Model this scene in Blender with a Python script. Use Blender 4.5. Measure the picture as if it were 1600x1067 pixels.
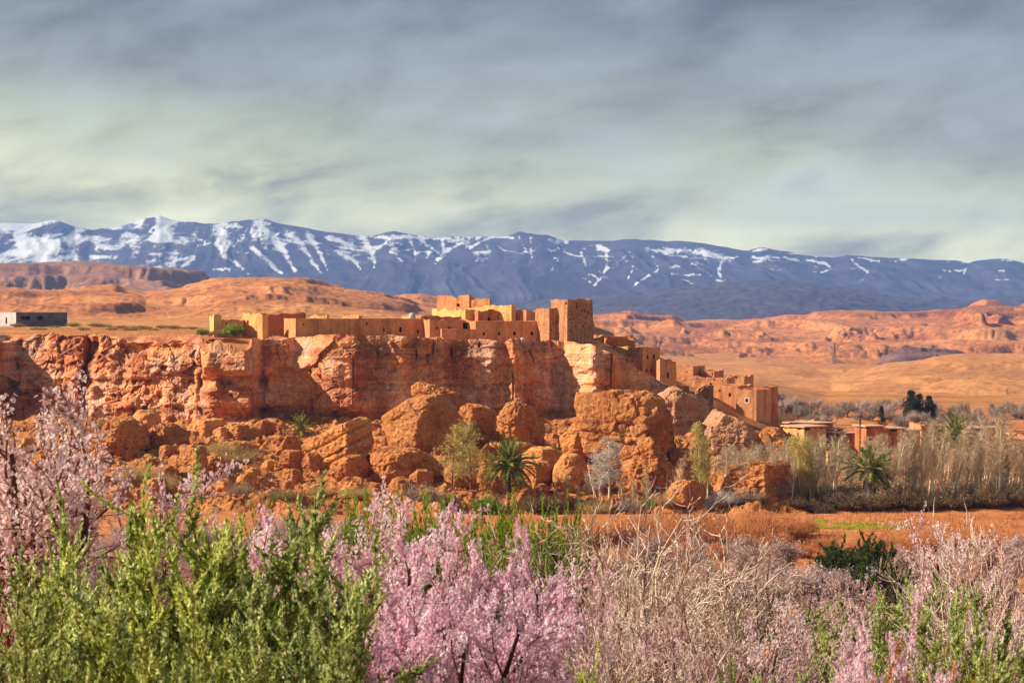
import bpy, math, random
import numpy as np

for _o in list(bpy.data.objects):
    bpy.data.objects.remove(_o)
sc = bpy.context.scene
col = sc.collection
random.seed(7)

# ------------------------------------------------------------------ camera
F = 2978.0          # focal length in photo pixels (1600 wide)
HR = 492.0          # horizon row of the photograph
CZ = 30.0           # eye height above datum
cam = bpy.data.cameras.new("camera")
cam.lens = 36.0 * F / 1600.0
cam.sensor_width = 36.0
cam.clip_start = 0.5
cam.clip_end = 40000.0
cam.dof.use_dof = True
cam.dof.focus_distance = 260.0
cam.dof.aperture_fstop = 7.0
cam_ob = bpy.data.objects.new("camera", cam)
col.objects.link(cam_ob)
cam_ob.location = (0, 0, CZ)
cam_ob.rotation_euler = (math.radians(90) - math.atan((533.5 - HR) / F), 0, 0)
sc.camera = cam_ob

# ------------------------------------------------------------------ sun and sky
SUN_EL = math.radians(32)
SUN_AZ = math.radians(3)         # how far behind the scene's left side the sun stands
sdir = (-math.cos(SUN_EL) * math.cos(SUN_AZ), math.cos(SUN_EL) * math.sin(SUN_AZ), math.sin(SUN_EL))
sun = bpy.data.lights.new("sun", 'SUN')
sun.energy = 5.0
sun.angle = math.radians(0.5)
sun.color = (1.0, 0.87, 0.68)
sun_ob = bpy.data.objects.new("sun", sun)
col.objects.link(sun_ob)
from mathutils import Vector
sun_ob.rotation_euler = (-Vector(sdir)).to_track_quat('-Z', 'Y').to_euler()
sun_ob.location = (-200, 200, 300)

world = bpy.data.worlds.new("World")
sc.world = world
world.use_nodes = True
wn, wl = world.node_tree.nodes, world.node_tree.links
wn.clear()
w_out = wn.new('ShaderNodeOutputWorld')
sky = wn.new('ShaderNodeTexSky')
sky.sky_type = 'NISHITA'
sky.sun_disc = False
sky.sun_elevation = SUN_EL
sky.sun_rotation = math.atan2(sdir[0], sdir[1])
bg_sky = wn.new('ShaderNodeBackground'); bg_sky.inputs[1].default_value = 0.05
wl.new(sky.outputs[0], bg_sky.inputs[0])
tc = wn.new('ShaderNodeTexCoord')
sx = wn.new('ShaderNodeSeparateXYZ'); wl.new(tc.outputs['Generated'], sx.inputs[0])


def wmath(op, a, b=None, clamp=False):
    n = wn.new('ShaderNodeMath'); n.operation = op; n.use_clamp = clamp
    for i, v in enumerate((a, b)):
        if v is None: continue
        if isinstance(v, (int, float)): n.inputs[i].default_value = v
        else: wl.new(v, n.inputs[i])
    return n.outputs[0]


zpos = wmath('MAXIMUM', sx.outputs[2], 0.0)
den = wmath('ADD', zpos, 0.11)
cx = wmath('DIVIDE', sx.outputs[0], den)
cy = wmath('DIVIDE', sx.outputs[1], den)
cmb = wn.new('ShaderNodeCombineXYZ')
wl.new(cx, cmb.inputs[0]); wl.new(cy, cmb.inputs[1]); cmb.inputs[2].default_value = 3.7
n1 = wn.new('ShaderNodeTexNoise'); n1.inputs['Scale'].default_value = 0.85
n1.inputs['Detail'].default_value = 3; n1.inputs['Roughness'].default_value = 0.45
n1.inputs['Distortion'].default_value = 0.35
wl.new(cmb.outputs[0], n1.inputs['Vector'])
cmb2 = wn.new('ShaderNodeCombineXYZ')
wl.new(wmath('MULTIPLY', sx.outputs[0], 5.5), cmb2.inputs[0]); wl.new(wmath('MULTIPLY', sx.outputs[1], 5.5), cmb2.inputs[1])
wl.new(wmath('MULTIPLY', wmath('SUBTRACT', zpos, wmath('MULTIPLY', sx.outputs[0], 0.16)), 14.0), cmb2.inputs[2])
n2 = wn.new('ShaderNodeTexNoise'); n2.inputs['Scale'].default_value = 1.9
n2.inputs['Detail'].default_value = 5; n2.inputs['Roughness'].default_value = 0.55
n2.inputs['Distortion'].default_value = 0.25
wl.new(cmb2.outputs[0], n2.inputs['Vector'])
# elevation, shifted by the cloud noise so that the bands are ragged
shift = wmath('MULTIPLY', wmath('SUBTRACT', n1.outputs['Fac'], 0.5), 0.06)
shift2 = wmath('MULTIPLY', wmath('SUBTRACT', n2.outputs['Fac'], 0.5), 0.10)
xs = wmath('MULTIPLY', sx.outputs[0], 0.05)
el = wmath('ADD', wmath('ADD', wmath('ADD', zpos, shift), shift2), xs)
ramp = wn.new('ShaderNodeValToRGB')
wl.new(el, ramp.inputs[0])


def srgb(r, g, b):
    f = lambda c: (c / 255 / 12.92) if c / 255 <= 0.04045 else ((c / 255 + 0.055) / 1.055) ** 2.4
    return (f(r), f(g), f(b), 1.0)


stops = [(0.0, (1.05, 0.98, 0.46, 1)), (0.055, (1.0, 0.95, 0.47, 1)), (0.08, (0.66, 0.66, 0.38, 1)),
         (0.105, (0.36, 0.39, 0.30, 1)), (0.14, (0.22, 0.255, 0.25, 1)), (0.18, (0.16, 0.19, 0.205, 1)),
         (0.40, (0.165, 0.195, 0.215, 1)), (1.0, (0.18, 0.21, 0.23, 1))]
cr = ramp.color_ramp
cr.interpolation = 'B_SPLINE'
cr.elements[0].position = stops[0][0]; cr.elements[0].color = stops[0][1]
cr.elements[1].position = stops[-1][0]; cr.elements[1].color = stops[-1][1]
for p, c in stops[1:-1]:
    e = cr.elements.new(p); e.color = c
mulc = wn.new('ShaderNodeMix'); mulc.data_type = 'RGBA'; mulc.blend_type = 'MULTIPLY'
mulc.inputs[0].default_value = 1.0
wl.new(ramp.outputs[0], mulc.inputs[6])
br = wn.new('ShaderNodeMapRange'); br.inputs[1].default_value = 0.32; br.inputs[2].default_value = 0.68
br.inputs[3].default_value = 0.42; br.inputs[4].default_value = 1.6
wl.new(n2.outputs['Fac'], br.inputs[0])
cbr = wn.new('ShaderNodeCombineColor')
for i in range(3): wl.new(br.outputs[0], cbr.inputs[i])
wl.new(cbr.outputs[0], mulc.inputs[7])
bg_cl = wn.new('ShaderNodeBackground'); bg_cl.inputs[1].default_value = 0.70
wl.new(mulc.outputs[2], bg_cl.inputs[0])
mixw = wn.new('ShaderNodeMixShader'); mixw.inputs[0].default_value = 0.86
wl.new(bg_sky.outputs[0], mixw.inputs[1]); wl.new(bg_cl.outputs[0], mixw.inputs[2])
wl.new(mixw.outputs[0], w_out.inputs[0])

vs = sc.view_settings
sc.display_settings.display_device = 'sRGB'
vs.view_transform = 'Standard'
vs.look = 'None'
vs.exposure = 0.88
vs.gamma = 1.0
vs.use_curve_mapping = False
sc.render.engine = 'CYCLES'
sc.cycles.use_denoising = True
sc.cycles.max_bounces = 5
sc.cycles.diffuse_bounces = 3
sc.cycles.transmission_bounces = 3
sc.cycles.volume_bounces = 0
sc.cycles.use_adaptive_sampling = False

# ------------------------------------------------------------------ numeric helpers
def _hash(ix, iy, iz, seed):
    h = (ix.astype(np.int64) * 374761393 + iy.astype(np.int64) * 668265263 + iz.astype(np.int64) * 2147483647 + seed * 974711) & 0xFFFFFFFF
    h = ((h ^ (h >> 13)) * 1274126177) & 0xFFFFFFFF
    h = ((h ^ (h >> 16)) * 2246822519) & 0xFFFFFFFF
    h = h ^ (h >> 13)
    return (h & 0xFFFFFF).astype(np.float64) / float(0xFFFFFF)


def vnoise(x, y, z, seed=0):
    x, y, z = np.broadcast_arrays(np.asarray(x, float), np.asarray(y, float), np.asarray(z, float))
    ix, iy, iz = np.floor(x), np.floor(y), np.floor(z)
    fx, fy, fz = x - ix, y - iy, z - iz
    fx, fy, fz = [f * f * f * (f * (f * 6 - 15) + 10) for f in (fx, fy, fz)]
    ix, iy, iz = ix.astype(np.int64), iy.astype(np.int64), iz.astype(np.int64)
    r = 0
    for a in (0, 1):
        for b in (0, 1):
            for c in (0, 1):
                w = (fx if a else 1 - fx) * (fy if b else 1 - fy) * (fz if c else 1 - fz)
                r = r + w * _hash(ix + a, iy + b, iz + c, seed)
    return r


def fbm(x, y, z, octv=4, seed=0, gain=0.5):
    s, a, t = 0.0, 1.0, 0.0
    x, y, z = np.asarray(x, float), np.asarray(y, float), np.asarray(z, float)
    for k in range(octv):
        s = s + a * vnoise(x, y, z, seed + k * 17); t += a
        a *= gain; x = x * 2.03 + 11.3; y = y * 2.03 + 5.7; z = z * 2.03 + 7.1
    return s / t


def ridged(x, y, z, octv=4, seed=0, gain=0.5):
    s, a, t = 0.0, 1.0, 0.0
    x, y, z = np.asarray(x, float), np.asarray(y, float), np.asarray(z, float)
    for k in range(octv):
        s = s + a * (1 - np.abs(2 * vnoise(x, y, z, seed + k * 17) - 1)); t += a
        a *= gain; x = x * 2.03 + 11.3; y = y * 2.03 + 5.7; z = z * 2.03 + 7.1
    return s / t


def cells(x, y, z, seed=0):
    """random value of the nearest cell point, and the gap to the second nearest (small along cell borders)"""
    x, y, z = np.broadcast_arrays(np.asarray(x, float), np.asarray(y, float), np.asarray(z, float))
    ix, iy, iz = np.floor(x).astype(np.int64), np.floor(y).astype(np.int64), np.floor(z).astype(np.int64)
    b1 = np.full(x.shape, 1e9); b2 = np.full(x.shape, 1e9); val = np.zeros(x.shape)
    for a in (-1, 0, 1):
        for b in (-1, 0, 1):
            for c in (-1, 0, 1):
                jx, jy, jz = ix + a, iy + b, iz + c
                d_ = (jx + _hash(jx, jy, jz, seed) - x) ** 2 + (jy + _hash(jx, jy, jz, seed + 1) - y) ** 2 + (jz + _hash(jx, jy, jz, seed + 2) - z) ** 2
                nearer = d_ < b1
                b2 = np.where(nearer, b1, np.minimum(b2, d_))
                val = np.where(nearer, _hash(jx, jy, jz, seed + 3), val)
                b1 = np.where(nearer, d_, b1)
    return val, np.sqrt(b2) - np.sqrt(b1)


def sstep(a, b, x):
    t = np.clip((np.asarray(x, float) - a) / (b - a), 0, 1)
    return t * t * (3 - 2 * t)


def lerp_pts(x, pts):
    return np.interp(x, [p[0] for p in pts], [p[1] for p in pts])


def W(px, row, d):
    return np.array([(px - 800.0) / F * d, d, CZ + (HR - row) / F * d])


def px_of(x, d):
    return 800.0 + F * np.asarray(x, float) / np.maximum(d, 1.0)


# ------------------------------------------------------------------ object helpers
def mesh_np(name, verts, faces, mat=None, smooth=True, mats=None, midx=None):
    """faces: (n,4) or (n,3) array, or a list of such arrays"""
    me = bpy.data.meshes.new(name)
    verts = np.asarray(verts, dtype=np.float32)
    fl = faces if isinstance(faces, list) else [faces]
    fl = [np.asarray(f, dtype=np.int32) for f in fl if len(f)]
    me.vertices.add(len(verts))
    me.vertices.foreach_set("co", verts.ravel())
    nloop = sum(f.size for f in fl); npoly = sum(len(f) for f in fl)
    me.loops.add(nloop); me.polygons.add(npoly)
    me.loops.foreach_set("vertex_index", np.concatenate([f.ravel() for f in fl]))
    tot = np.concatenate([np.full(len(f), f.shape[1], dtype=np.int32) for f in fl])
    st = np.concatenate([[0], np.cumsum(tot)[:-1]]).astype(np.int32)
    me.polygons.foreach_set("loop_start", st)
    me.polygons.foreach_set("loop_total", tot)
    me.polygons.foreach_set("use_smooth", np.full(npoly, bool(smooth)))
    for m in (mats or ([mat] if mat else [])):
        me.materials.append(m)
    if midx is not None:
        me.polygons.foreach_set("material_index", np.asarray(midx, dtype=np.int32))
    me.update(calc_edges=True)
    me.validate()
    return me


def add(name, me, parent=None, loc=(0, 0, 0), rot=(0, 0, 0), scale=(1, 1, 1)):
    o = bpy.data.objects.new(name, me)
    col.objects.link(o)
    o.parent = parent
    o.location = loc; o.rotation_euler = rot; o.scale = scale
    return o


def tag(o, label=None, cat=None, group=None, kind=None):
    if label: o["label"] = label
    if cat: o["category"] = cat
    if group: o["group"] = group
    if kind: o["kind"] = kind
    return o


def thing(name, label, cat, loc=(0, 0, 0), rotz=0.0, group=None, scale=1.0):
    o = bpy.data.objects.new(name, None)
    o.empty_display_size = 0.3
    col.objects.link(o)
    o.location = loc; o.rotation_euler = (0, 0, rotz)
    o.scale = scale if isinstance(scale, (tuple, list)) else (scale,) * 3
    return tag(o, label, cat, group)


def copy_tree(root, loc, rotz, scale, label, group):
    r = root.copy(); col.objects.link(r)
    r.location = loc; r.rotation_euler = (0, 0, rotz)
    r.scale = scale if isinstance(scale, (tuple, list)) else (scale,) * 3
    r["label"] = label
    if group: r["group"] = group
    for ch in root.children:
        c = ch.copy(); col.objects.link(c); c.parent = r
    return r


def grid_faces(nu, nv):
    """verts index = i*nv + j"""
    i, j = np.meshgrid(np.arange(nu - 1), np.arange(nv - 1), indexing='ij')
    a = (i * nv + j).ravel()
    return np.stack([a, a + nv, a + nv + 1, a + 1], axis=1)


# ------------------------------------------------------------------ materials
def nmat(name):
    m = bpy.data.materials.new(name)
    m.use_nodes = True
    n, l = m.node_tree.nodes, m.node_tree.links
    b = n['Principled BSDF']
    b.inputs['Roughness'].default_value = 0.95
    b.inputs['Specular IOR Level'].default_value = 0.12
    return m, n, l, b


def rampnode(n, cols, fac=None, l=None, spread=(0.25, 0.75)):
    r = n.new('ShaderNodeValToRGB')
    k = len(cols)
    e = r.color_ramp.elements
    e[0].position = spread[0]; e[0].color = (*cols[0], 1)
    e[1].position = spread[1]; e[1].color = (*cols[-1], 1)
    for i in range(1, k - 1):
        q = e.new(spread[0] + (spread[1] - spread[0]) * i / (k - 1)); q.color = (*cols[i], 1)
    if fac is not None: l.new(fac, r.inputs[0])
    return r


def noise(n, l, vec, scale, detail=5, rough=0.6, dist=0.0):
    t = n.new('ShaderNodeTexNoise')
    t.inputs['Scale'].default_value = scale; t.inputs['Detail'].default_value = detail
    t.inputs['Roughness'].default_value = rough; t.inputs['Distortion'].default_value = dist
    l.new(vec, t.inputs['Vector'])
    return t


def coords(n, l, scale=(1, 1, 1)):
    g = n.new('ShaderNodeNewGeometry')
    mp = n.new('ShaderNodeMapping')
    mp.inputs['Scale'].default_value = scale
    l.new(g.outputs['Position'], mp.inputs[0])
    return mp.outputs[0]


def mixc(n, l, a, b, fac, mode='MIX'):
    m = n.new('ShaderNodeMix'); m.data_type = 'RGBA'; m.blend_type = mode
    for sock, v in ((m.inputs[0], fac), (m.inputs[6], a), (m.inputs[7], b)):
        if isinstance(v, (int, float)): sock.default_value = v
        elif isinstance(v, tuple): sock.default_value = (*v, 1)
        else: l.new(v, sock)
    return m.outputs[2]


def earth_mat(name, cols, scale=0.3, fine=4.0, bump=0.5, bscale=2.0, strata=None, speck=None, bdist=0.15, streak=None, grain=0.85):
    """soil and rock: broad colour patches, fine grain, optional level strata and pebble specks"""
    m, n, l, b = nmat(name)
    p = coords(n, l)
    a = noise(n, l, p, scale, 6, 0.62, 0.3)
    c = rampnode(n, cols, a.outputs['Fac'], l, (0.30, 0.70)).outputs[0]
    f = noise(n, l, p, fine, 6, 0.7)
    fr = rampnode(n, [(0.42, 0.38, 0.36), (1, 1, 1), (1.4, 1.36, 1.3)], f.outputs['Fac'], l, (0.30, 0.72)).outputs[0]
    c = mixc(n, l, c, fr, grain, 'MULTIPLY')
    if strata:
        ps = coords(n, l, (0.035, 0.035, 1.0))
        s = noise(n, l, ps, strata[0], 4, 0.6, 0.4)
        sr = rampnode(n, [strata[1], (1, 1, 1), (1.12, 1.08, 1.05)], s.outputs['Fac'], l, (0.34, 0.66)).outputs[0]
        c = mixc(n, l, c, sr, 0.85, 'MULTIPLY')
    if streak:
        ps = coords(n, l, (1.0, 1.0, 0.10))
        s = noise(n, l, ps, streak[0], 4, 0.6, 0.3)
        sr = rampnode(n, [streak[1], (1, 1, 1), streak[2]], s.outputs['Fac'], l, (0.36, 0.66)).outputs[0]
        c = mixc(n, l, c, sr, 0.9, 'MULTIPLY')
    if speck:
        v = n.new('ShaderNodeTexVoronoi'); v.inputs['Scale'].default_value = speck[0]
        l.new(p, v.inputs['Vector'])
        vr = rampnode(n, [speck[1], (1, 1, 1)], v.outputs['Distance'], l, (0.12, 0.36)).outputs[0]
        c = mixc(n, l, c, vr, 0.8, 'MULTIPLY')
    l.new(c, b.inputs['Base Color'])
    bn = noise(n, l, p, bscale, 8, 0.68)
    bu = n.new('ShaderNodeBump'); bu.inputs['Strength'].default_value = bump; bu.inputs['Distance'].default_value = bdist
    l.new(bn.outputs['Fac'], bu.inputs['Height'])
    l.new(bu.outputs[0], b.inputs['Normal'])
    return m


def leaf_mat(name, cols, trans=0.35, rough=0.6, patch=None):
    """per-leaf colour from the leaf's own random number"""
    m, n, l, b = nmat(name)
    g = n.new('ShaderNodeNewGeometry')
    r = rampnode(n, cols, g.outputs['Random Per Island'], l, (0.0, 1.0)).outputs[0]
    if patch:  # noise patches darken the colour; on greens they paint shaded clump insides
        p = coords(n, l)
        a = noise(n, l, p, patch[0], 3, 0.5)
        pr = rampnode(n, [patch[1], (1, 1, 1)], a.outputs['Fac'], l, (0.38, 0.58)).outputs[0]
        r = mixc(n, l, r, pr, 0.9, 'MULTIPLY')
    b.inputs['Roughness'].default_value = rough
    l.new(r, b.inputs['Base Color'])
    t = n.new('ShaderNodeBsdfTranslucent'); l.new(r, t.inputs['Color'])
    mx = n.new('ShaderNodeMixShader'); mx.inputs[0].default_value = trans
    l.new(b.outputs[0], mx.inputs[1]); l.new(t.outputs[0], mx.inputs[2])
    l.new(mx.outputs[0], n['Material Output'].inputs['Surface'])
    return m


def flat_mat(name, colr, rough=0.8, var=0.25, scale=3.0):
    m, n, l, b = nmat(name)
    p = coords(n, l)
    a = noise(n, l, p, scale, 4, 0.6)
    lo = tuple(c * (1 - var) for c in colr); hi = tuple(min(1, c * (1 + var)) for c in colr)
    l.new(rampnode(n, [lo, hi], a.outputs['Fac'], l, (0.3, 0.7)).outputs[0], b.inputs['Base Color'])
    b.inputs['Roughness'].default_value = rough
    return m


M = {}
M['soil'] = earth_mat('valley soil', [(0.34, 0.115, 0.04), (0.48, 0.175, 0.06), (0.56, 0.23, 0.085)], 0.05, 1.2, 0.4, 1.5, speck=(0.35, (0.62, 0.55, 0.5)))
M['talus'] = earth_mat('talus earth', [(0.36, 0.125, 0.045), (0.52, 0.20, 0.065), (0.62, 0.27, 0.10)], 0.12, 2.2, 0.9, 2.6, speck=(0.8, (0.6, 0.5, 0.45)), bdist=0.3)
M['cliff'] = earth_mat('cliff conglomerate', [(0.40, 0.125, 0.07), (0.58, 0.21, 0.10), (0.70, 0.315, 0.14), (0.70, 0.41, 0.28), (0.54, 0.27, 0.20)], 0.13, 1.6, 1.0, 1.7,
                       strata=(0.62, (0.55, 0.46, 0.48)), bdist=0.35, streak=(0.28, (0.56, 0.54, 0.62), (1.3, 1.2, 1.1)))
M['boulder'] = earth_mat('boulder conglomerate', [(0.44, 0.155, 0.055), (0.58, 0.225, 0.075), (0.66, 0.30, 0.11)], 0.22, 2.0, 1.0, 1.3, speck=(2.6, (0.78, 0.70, 0.66)), bdist=0.7)
M['boulder_smooth'] = earth_mat('boulder sandstone', [(0.50, 0.19, 0.065), (0.64, 0.27, 0.085), (0.72, 0.34, 0.12)], 0.2, 2.2, 0.8, 1.3, strata=(0.8, (0.7, 0.62, 0.58)), bdist=0.5)
M['boulder_pale'] = earth_mat('boulder pale marl', [(0.40, 0.19, 0.11), (0.50, 0.25, 0.14), (0.60, 0.33, 0.19)], 0.22, 2.4, 1.0, 2.2, strata=(0.9, (0.62, 0.55, 0.55)), bdist=0.3)
M['hill'] = earth_mat('hill earth', [(0.36, 0.13, 0.05), (0.52, 0.20, 0.07), (0.62, 0.27, 0.09)], 0.006, 0.09, 0.5, 0.12, strata=(0.06, (0.62, 0.50, 0.52)), speck=(0.11, (0.42, 0.32, 0.34)), bdist=4.0)
M['hill_brown'] = earth_mat('mesa rock', [(0.25, 0.12, 0.07), (0.34, 0.165, 0.095), (0.42, 0.22, 0.13)], 0.005, 0.06, 0.5, 0.08, strata=(0.03, (0.6, 0.5, 0.52)), bdist=4.0)
M['plain'] = earth_mat('plain earth', [(0.36, 0.155, 0.055), (0.50, 0.215, 0.075), (0.60, 0.265, 0.09)], 0.012, 0.2, 0.4, 0.25, speck=(0.06, (0.7, 0.58, 0.5)), bdist=1.2)
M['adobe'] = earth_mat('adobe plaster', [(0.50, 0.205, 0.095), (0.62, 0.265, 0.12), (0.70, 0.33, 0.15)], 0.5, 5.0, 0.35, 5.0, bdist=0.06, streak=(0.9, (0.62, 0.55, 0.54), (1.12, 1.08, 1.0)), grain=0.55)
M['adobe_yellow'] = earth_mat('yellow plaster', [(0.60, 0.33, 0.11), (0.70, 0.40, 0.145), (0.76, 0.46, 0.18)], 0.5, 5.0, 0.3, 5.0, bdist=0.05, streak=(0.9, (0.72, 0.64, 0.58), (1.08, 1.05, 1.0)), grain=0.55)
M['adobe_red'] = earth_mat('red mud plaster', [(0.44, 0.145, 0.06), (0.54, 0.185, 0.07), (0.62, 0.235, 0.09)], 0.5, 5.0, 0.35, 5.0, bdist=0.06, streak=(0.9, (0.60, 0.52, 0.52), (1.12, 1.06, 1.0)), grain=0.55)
M['adobe_old'] = earth_mat('weathered rammed earth', [(0.34, 0.15, 0.075), (0.44, 0.205, 0.10), (0.52, 0.26, 0.13)], 0.45, 4.0, 0.8, 3.4, speck=(1.6, (0.45, 0.40, 0.38)), bdist=0.12, streak=(0.7, (0.7, 0.66, 0.66), (1.1, 1.06, 1.0)))
M['grey_block'] = earth_mat('grey render', [(0.10, 0.10, 0.12), (0.14, 0.14, 0.165), (0.18, 0.18, 0.20)], 0.5, 4.0, 0.3, 4.0, bdist=0.05, grain=0.55)
M['white_wall'] = earth_mat('whitewash', [(0.34, 0.32, 0.33), (0.42, 0.40, 0.40), (0.50, 0.47, 0.46)], 0.5, 4.0, 0.2, 4.0, bdist=0.04, grain=0.55)
M['roof'] = earth_mat('earth roof', [(0.46, 0.22, 0.09), (0.56, 0.28, 0.12), (0.62, 0.33, 0.15)], 0.6, 3.0, 0.4, 4.0, bdist=0.06, grain=0.55)
M['slab'] = flat_mat('roof slab', (0.62, 0.36, 0.20), 0.9)
M['dark'] = flat_mat('dark interior', (0.018, 0.013, 0.012), 0.9)
M['wood'] = flat_mat('weathered wood', (0.14, 0.075, 0.04), 0.85)
M['red_door'] = flat_mat('red painted door', (0.42, 0.05, 0.04), 0.7)
M['frame_white'] = flat_mat('white window frame', (0.75, 0.70, 0.60), 0.8)
M['steel'] = flat_mat('galvanised steel', (0.16, 0.14, 0.15), 0.6)
M['wire'] = flat_mat('wire', (0.05, 0.045, 0.045), 0.6)
M['bark_dark'] = flat_mat('dark bark', (0.075, 0.042, 0.034), 0.9, 0.35, 8)
M['bark_brown'] = flat_mat('brown bark', (0.20, 0.085, 0.045), 0.9, 0.35, 8)
M['bark_pale'] = flat_mat('pale bark', (0.66, 0.53, 0.40), 0.85, 0.3, 8)
M['bark_poplar'] = flat_mat('poplar bark', (0.80, 0.70, 0.52), 0.85, 0.25, 2)
M['twig_poplar'] = leaf_mat('poplar twigs', [(0.28, 0.19, 0.11), (0.54, 0.42, 0.27), (0.76, 0.64, 0.44)], 0.0)
M['twig_yellow'] = leaf_mat('yellow spring twigs', [(0.44, 0.34, 0.10), (0.62, 0.50, 0.16), (0.72, 0.62, 0.28)], 0.2)
M['twig_grey'] = leaf_mat('grey twigs', [(0.20, 0.13, 0.09), (0.36, 0.26, 0.20), (0.52, 0.41, 0.33)], 0.0)
M['twig_dark'] = leaf_mat('dark brown twigs', [(0.07, 0.04, 0.025), (0.13, 0.075, 0.045), (0.20, 0.125, 0.075)], 0.0)
M['twig_white'] = leaf_mat('whitish twigs', [(0.42, 0.36, 0.32), (0.60, 0.54, 0.49), (0.76, 0.70, 0.64)], 0.1)
M['twig_cream'] = leaf_mat('cream twigs', [(0.30, 0.18, 0.14), (0.58, 0.43, 0.35), (0.84, 0.73, 0.62)], 0.0)
M['twig_red'] = leaf_mat('orange tamarisk twigs', [(0.42, 0.13, 0.05), (0.58, 0.22, 0.08), (0.66, 0.34, 0.14)], 0.15)
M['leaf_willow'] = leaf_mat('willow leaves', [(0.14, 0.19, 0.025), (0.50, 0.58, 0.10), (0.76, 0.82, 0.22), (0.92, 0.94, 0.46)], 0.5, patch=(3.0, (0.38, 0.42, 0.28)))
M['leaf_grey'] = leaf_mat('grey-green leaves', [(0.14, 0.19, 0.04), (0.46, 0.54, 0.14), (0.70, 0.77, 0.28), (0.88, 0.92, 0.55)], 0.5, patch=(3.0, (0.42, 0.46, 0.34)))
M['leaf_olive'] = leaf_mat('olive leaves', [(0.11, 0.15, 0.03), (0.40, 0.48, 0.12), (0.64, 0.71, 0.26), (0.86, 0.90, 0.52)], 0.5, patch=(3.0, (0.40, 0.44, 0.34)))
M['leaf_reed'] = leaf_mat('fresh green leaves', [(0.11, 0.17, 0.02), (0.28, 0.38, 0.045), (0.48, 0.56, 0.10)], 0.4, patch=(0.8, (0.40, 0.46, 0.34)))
M['leaf_dark'] = leaf_mat('dark green leaves', [(0.03, 0.05, 0.014), (0.065, 0.10, 0.022), (0.12, 0.155, 0.035)], 0.25)
M['leaf_conifer'] = leaf_mat('conifer leaves', [(0.018, 0.03, 0.014), (0.035, 0.052, 0.02), (0.065, 0.08, 0.03)], 0.15)
M['leaf_palm'] = leaf_mat('palm leaflets', [(0.08, 0.11, 0.02), (0.20, 0.24, 0.045), (0.42, 0.42, 0.11)], 0.3, 0.5)
M['leaf_palm_dry'] = leaf_mat('dry palm leaflets', [(0.10, 0.05, 0.02), (0.18, 0.10, 0.04), (0.26, 0.16, 0.06)], 0.1, 0.7)
M['grass_dry'] = leaf_mat('dry grass', [(0.36, 0.22, 0.08), (0.52, 0.36, 0.14), (0.64, 0.48, 0.22)], 0.3)
M['grass_green'] = leaf_mat('green crop', [(0.26, 0.30, 0.03), (0.42, 0.44, 0.04), (0.56, 0.52, 0.07)], 0.3)
M['scrub'] = leaf_mat('dry scrub', [(0.20, 0.13, 0.05), (0.32, 0.22, 0.085), (0.46, 0.33, 0.14)], 0.25)
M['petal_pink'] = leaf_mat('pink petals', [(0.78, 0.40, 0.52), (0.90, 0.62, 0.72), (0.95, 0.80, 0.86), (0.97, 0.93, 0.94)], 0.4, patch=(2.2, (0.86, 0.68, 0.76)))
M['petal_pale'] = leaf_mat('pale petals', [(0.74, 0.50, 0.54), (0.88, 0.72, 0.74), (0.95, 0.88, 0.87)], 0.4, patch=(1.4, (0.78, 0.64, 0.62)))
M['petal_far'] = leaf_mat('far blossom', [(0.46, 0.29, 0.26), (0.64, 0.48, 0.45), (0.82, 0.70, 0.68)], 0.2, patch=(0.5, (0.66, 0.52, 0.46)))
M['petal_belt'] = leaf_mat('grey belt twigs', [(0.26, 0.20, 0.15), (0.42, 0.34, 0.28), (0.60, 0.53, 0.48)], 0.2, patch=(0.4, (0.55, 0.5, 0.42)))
M['petal_orange'] = leaf_mat('orange leaves', [(0.55, 0.22, 0.02), (0.66, 0.30, 0.03), (0.72, 0.40, 0.06)], 0.3)

# ================================================================== THE GROUND
FLOOR = 5.0
DC = [(-400, 332), (-120, 329), (-70, 329), (-25, 336), (12, 347), (40, 345), (122, 337), (128, 341), (134, 341), (140, 334), (300, 322), (330, 318), (395, 317),
      (408, 325), (452, 325), (516, 317), (560, 316), (700, 318), (792, 320), (800, 317), (880, 321), (926, 313), (1000, 315), (1075, 318), (1200, 322)]
RIM = [(-400, 530), (0, 530), (40, 526), (130, 528), (250, 531), (300, 538), (318, 546), (390, 547), (405, 533), (445, 528), (470, 525), (520, 524), (600, 523),
       (660, 526), (720, 529), (790, 531), (800, 528), (860, 531), (925, 536), (940, 546), (965, 556), (1000, 577), (1040, 600), (1060, 612), (1085, 628), (1200, 700)]
PZT = [(-2000, 26.2), (300, 26.2), (900, 26.0), (930, 25.6), (960, 24.2), (1000, 21.5), (1040, 18.6), (1070, 16.6), (1120, 15.0), (1160, 12.4), (1200, 10.6), (1250, 7.0), (1300, 5.0), (4000, 5.0)]


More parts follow.
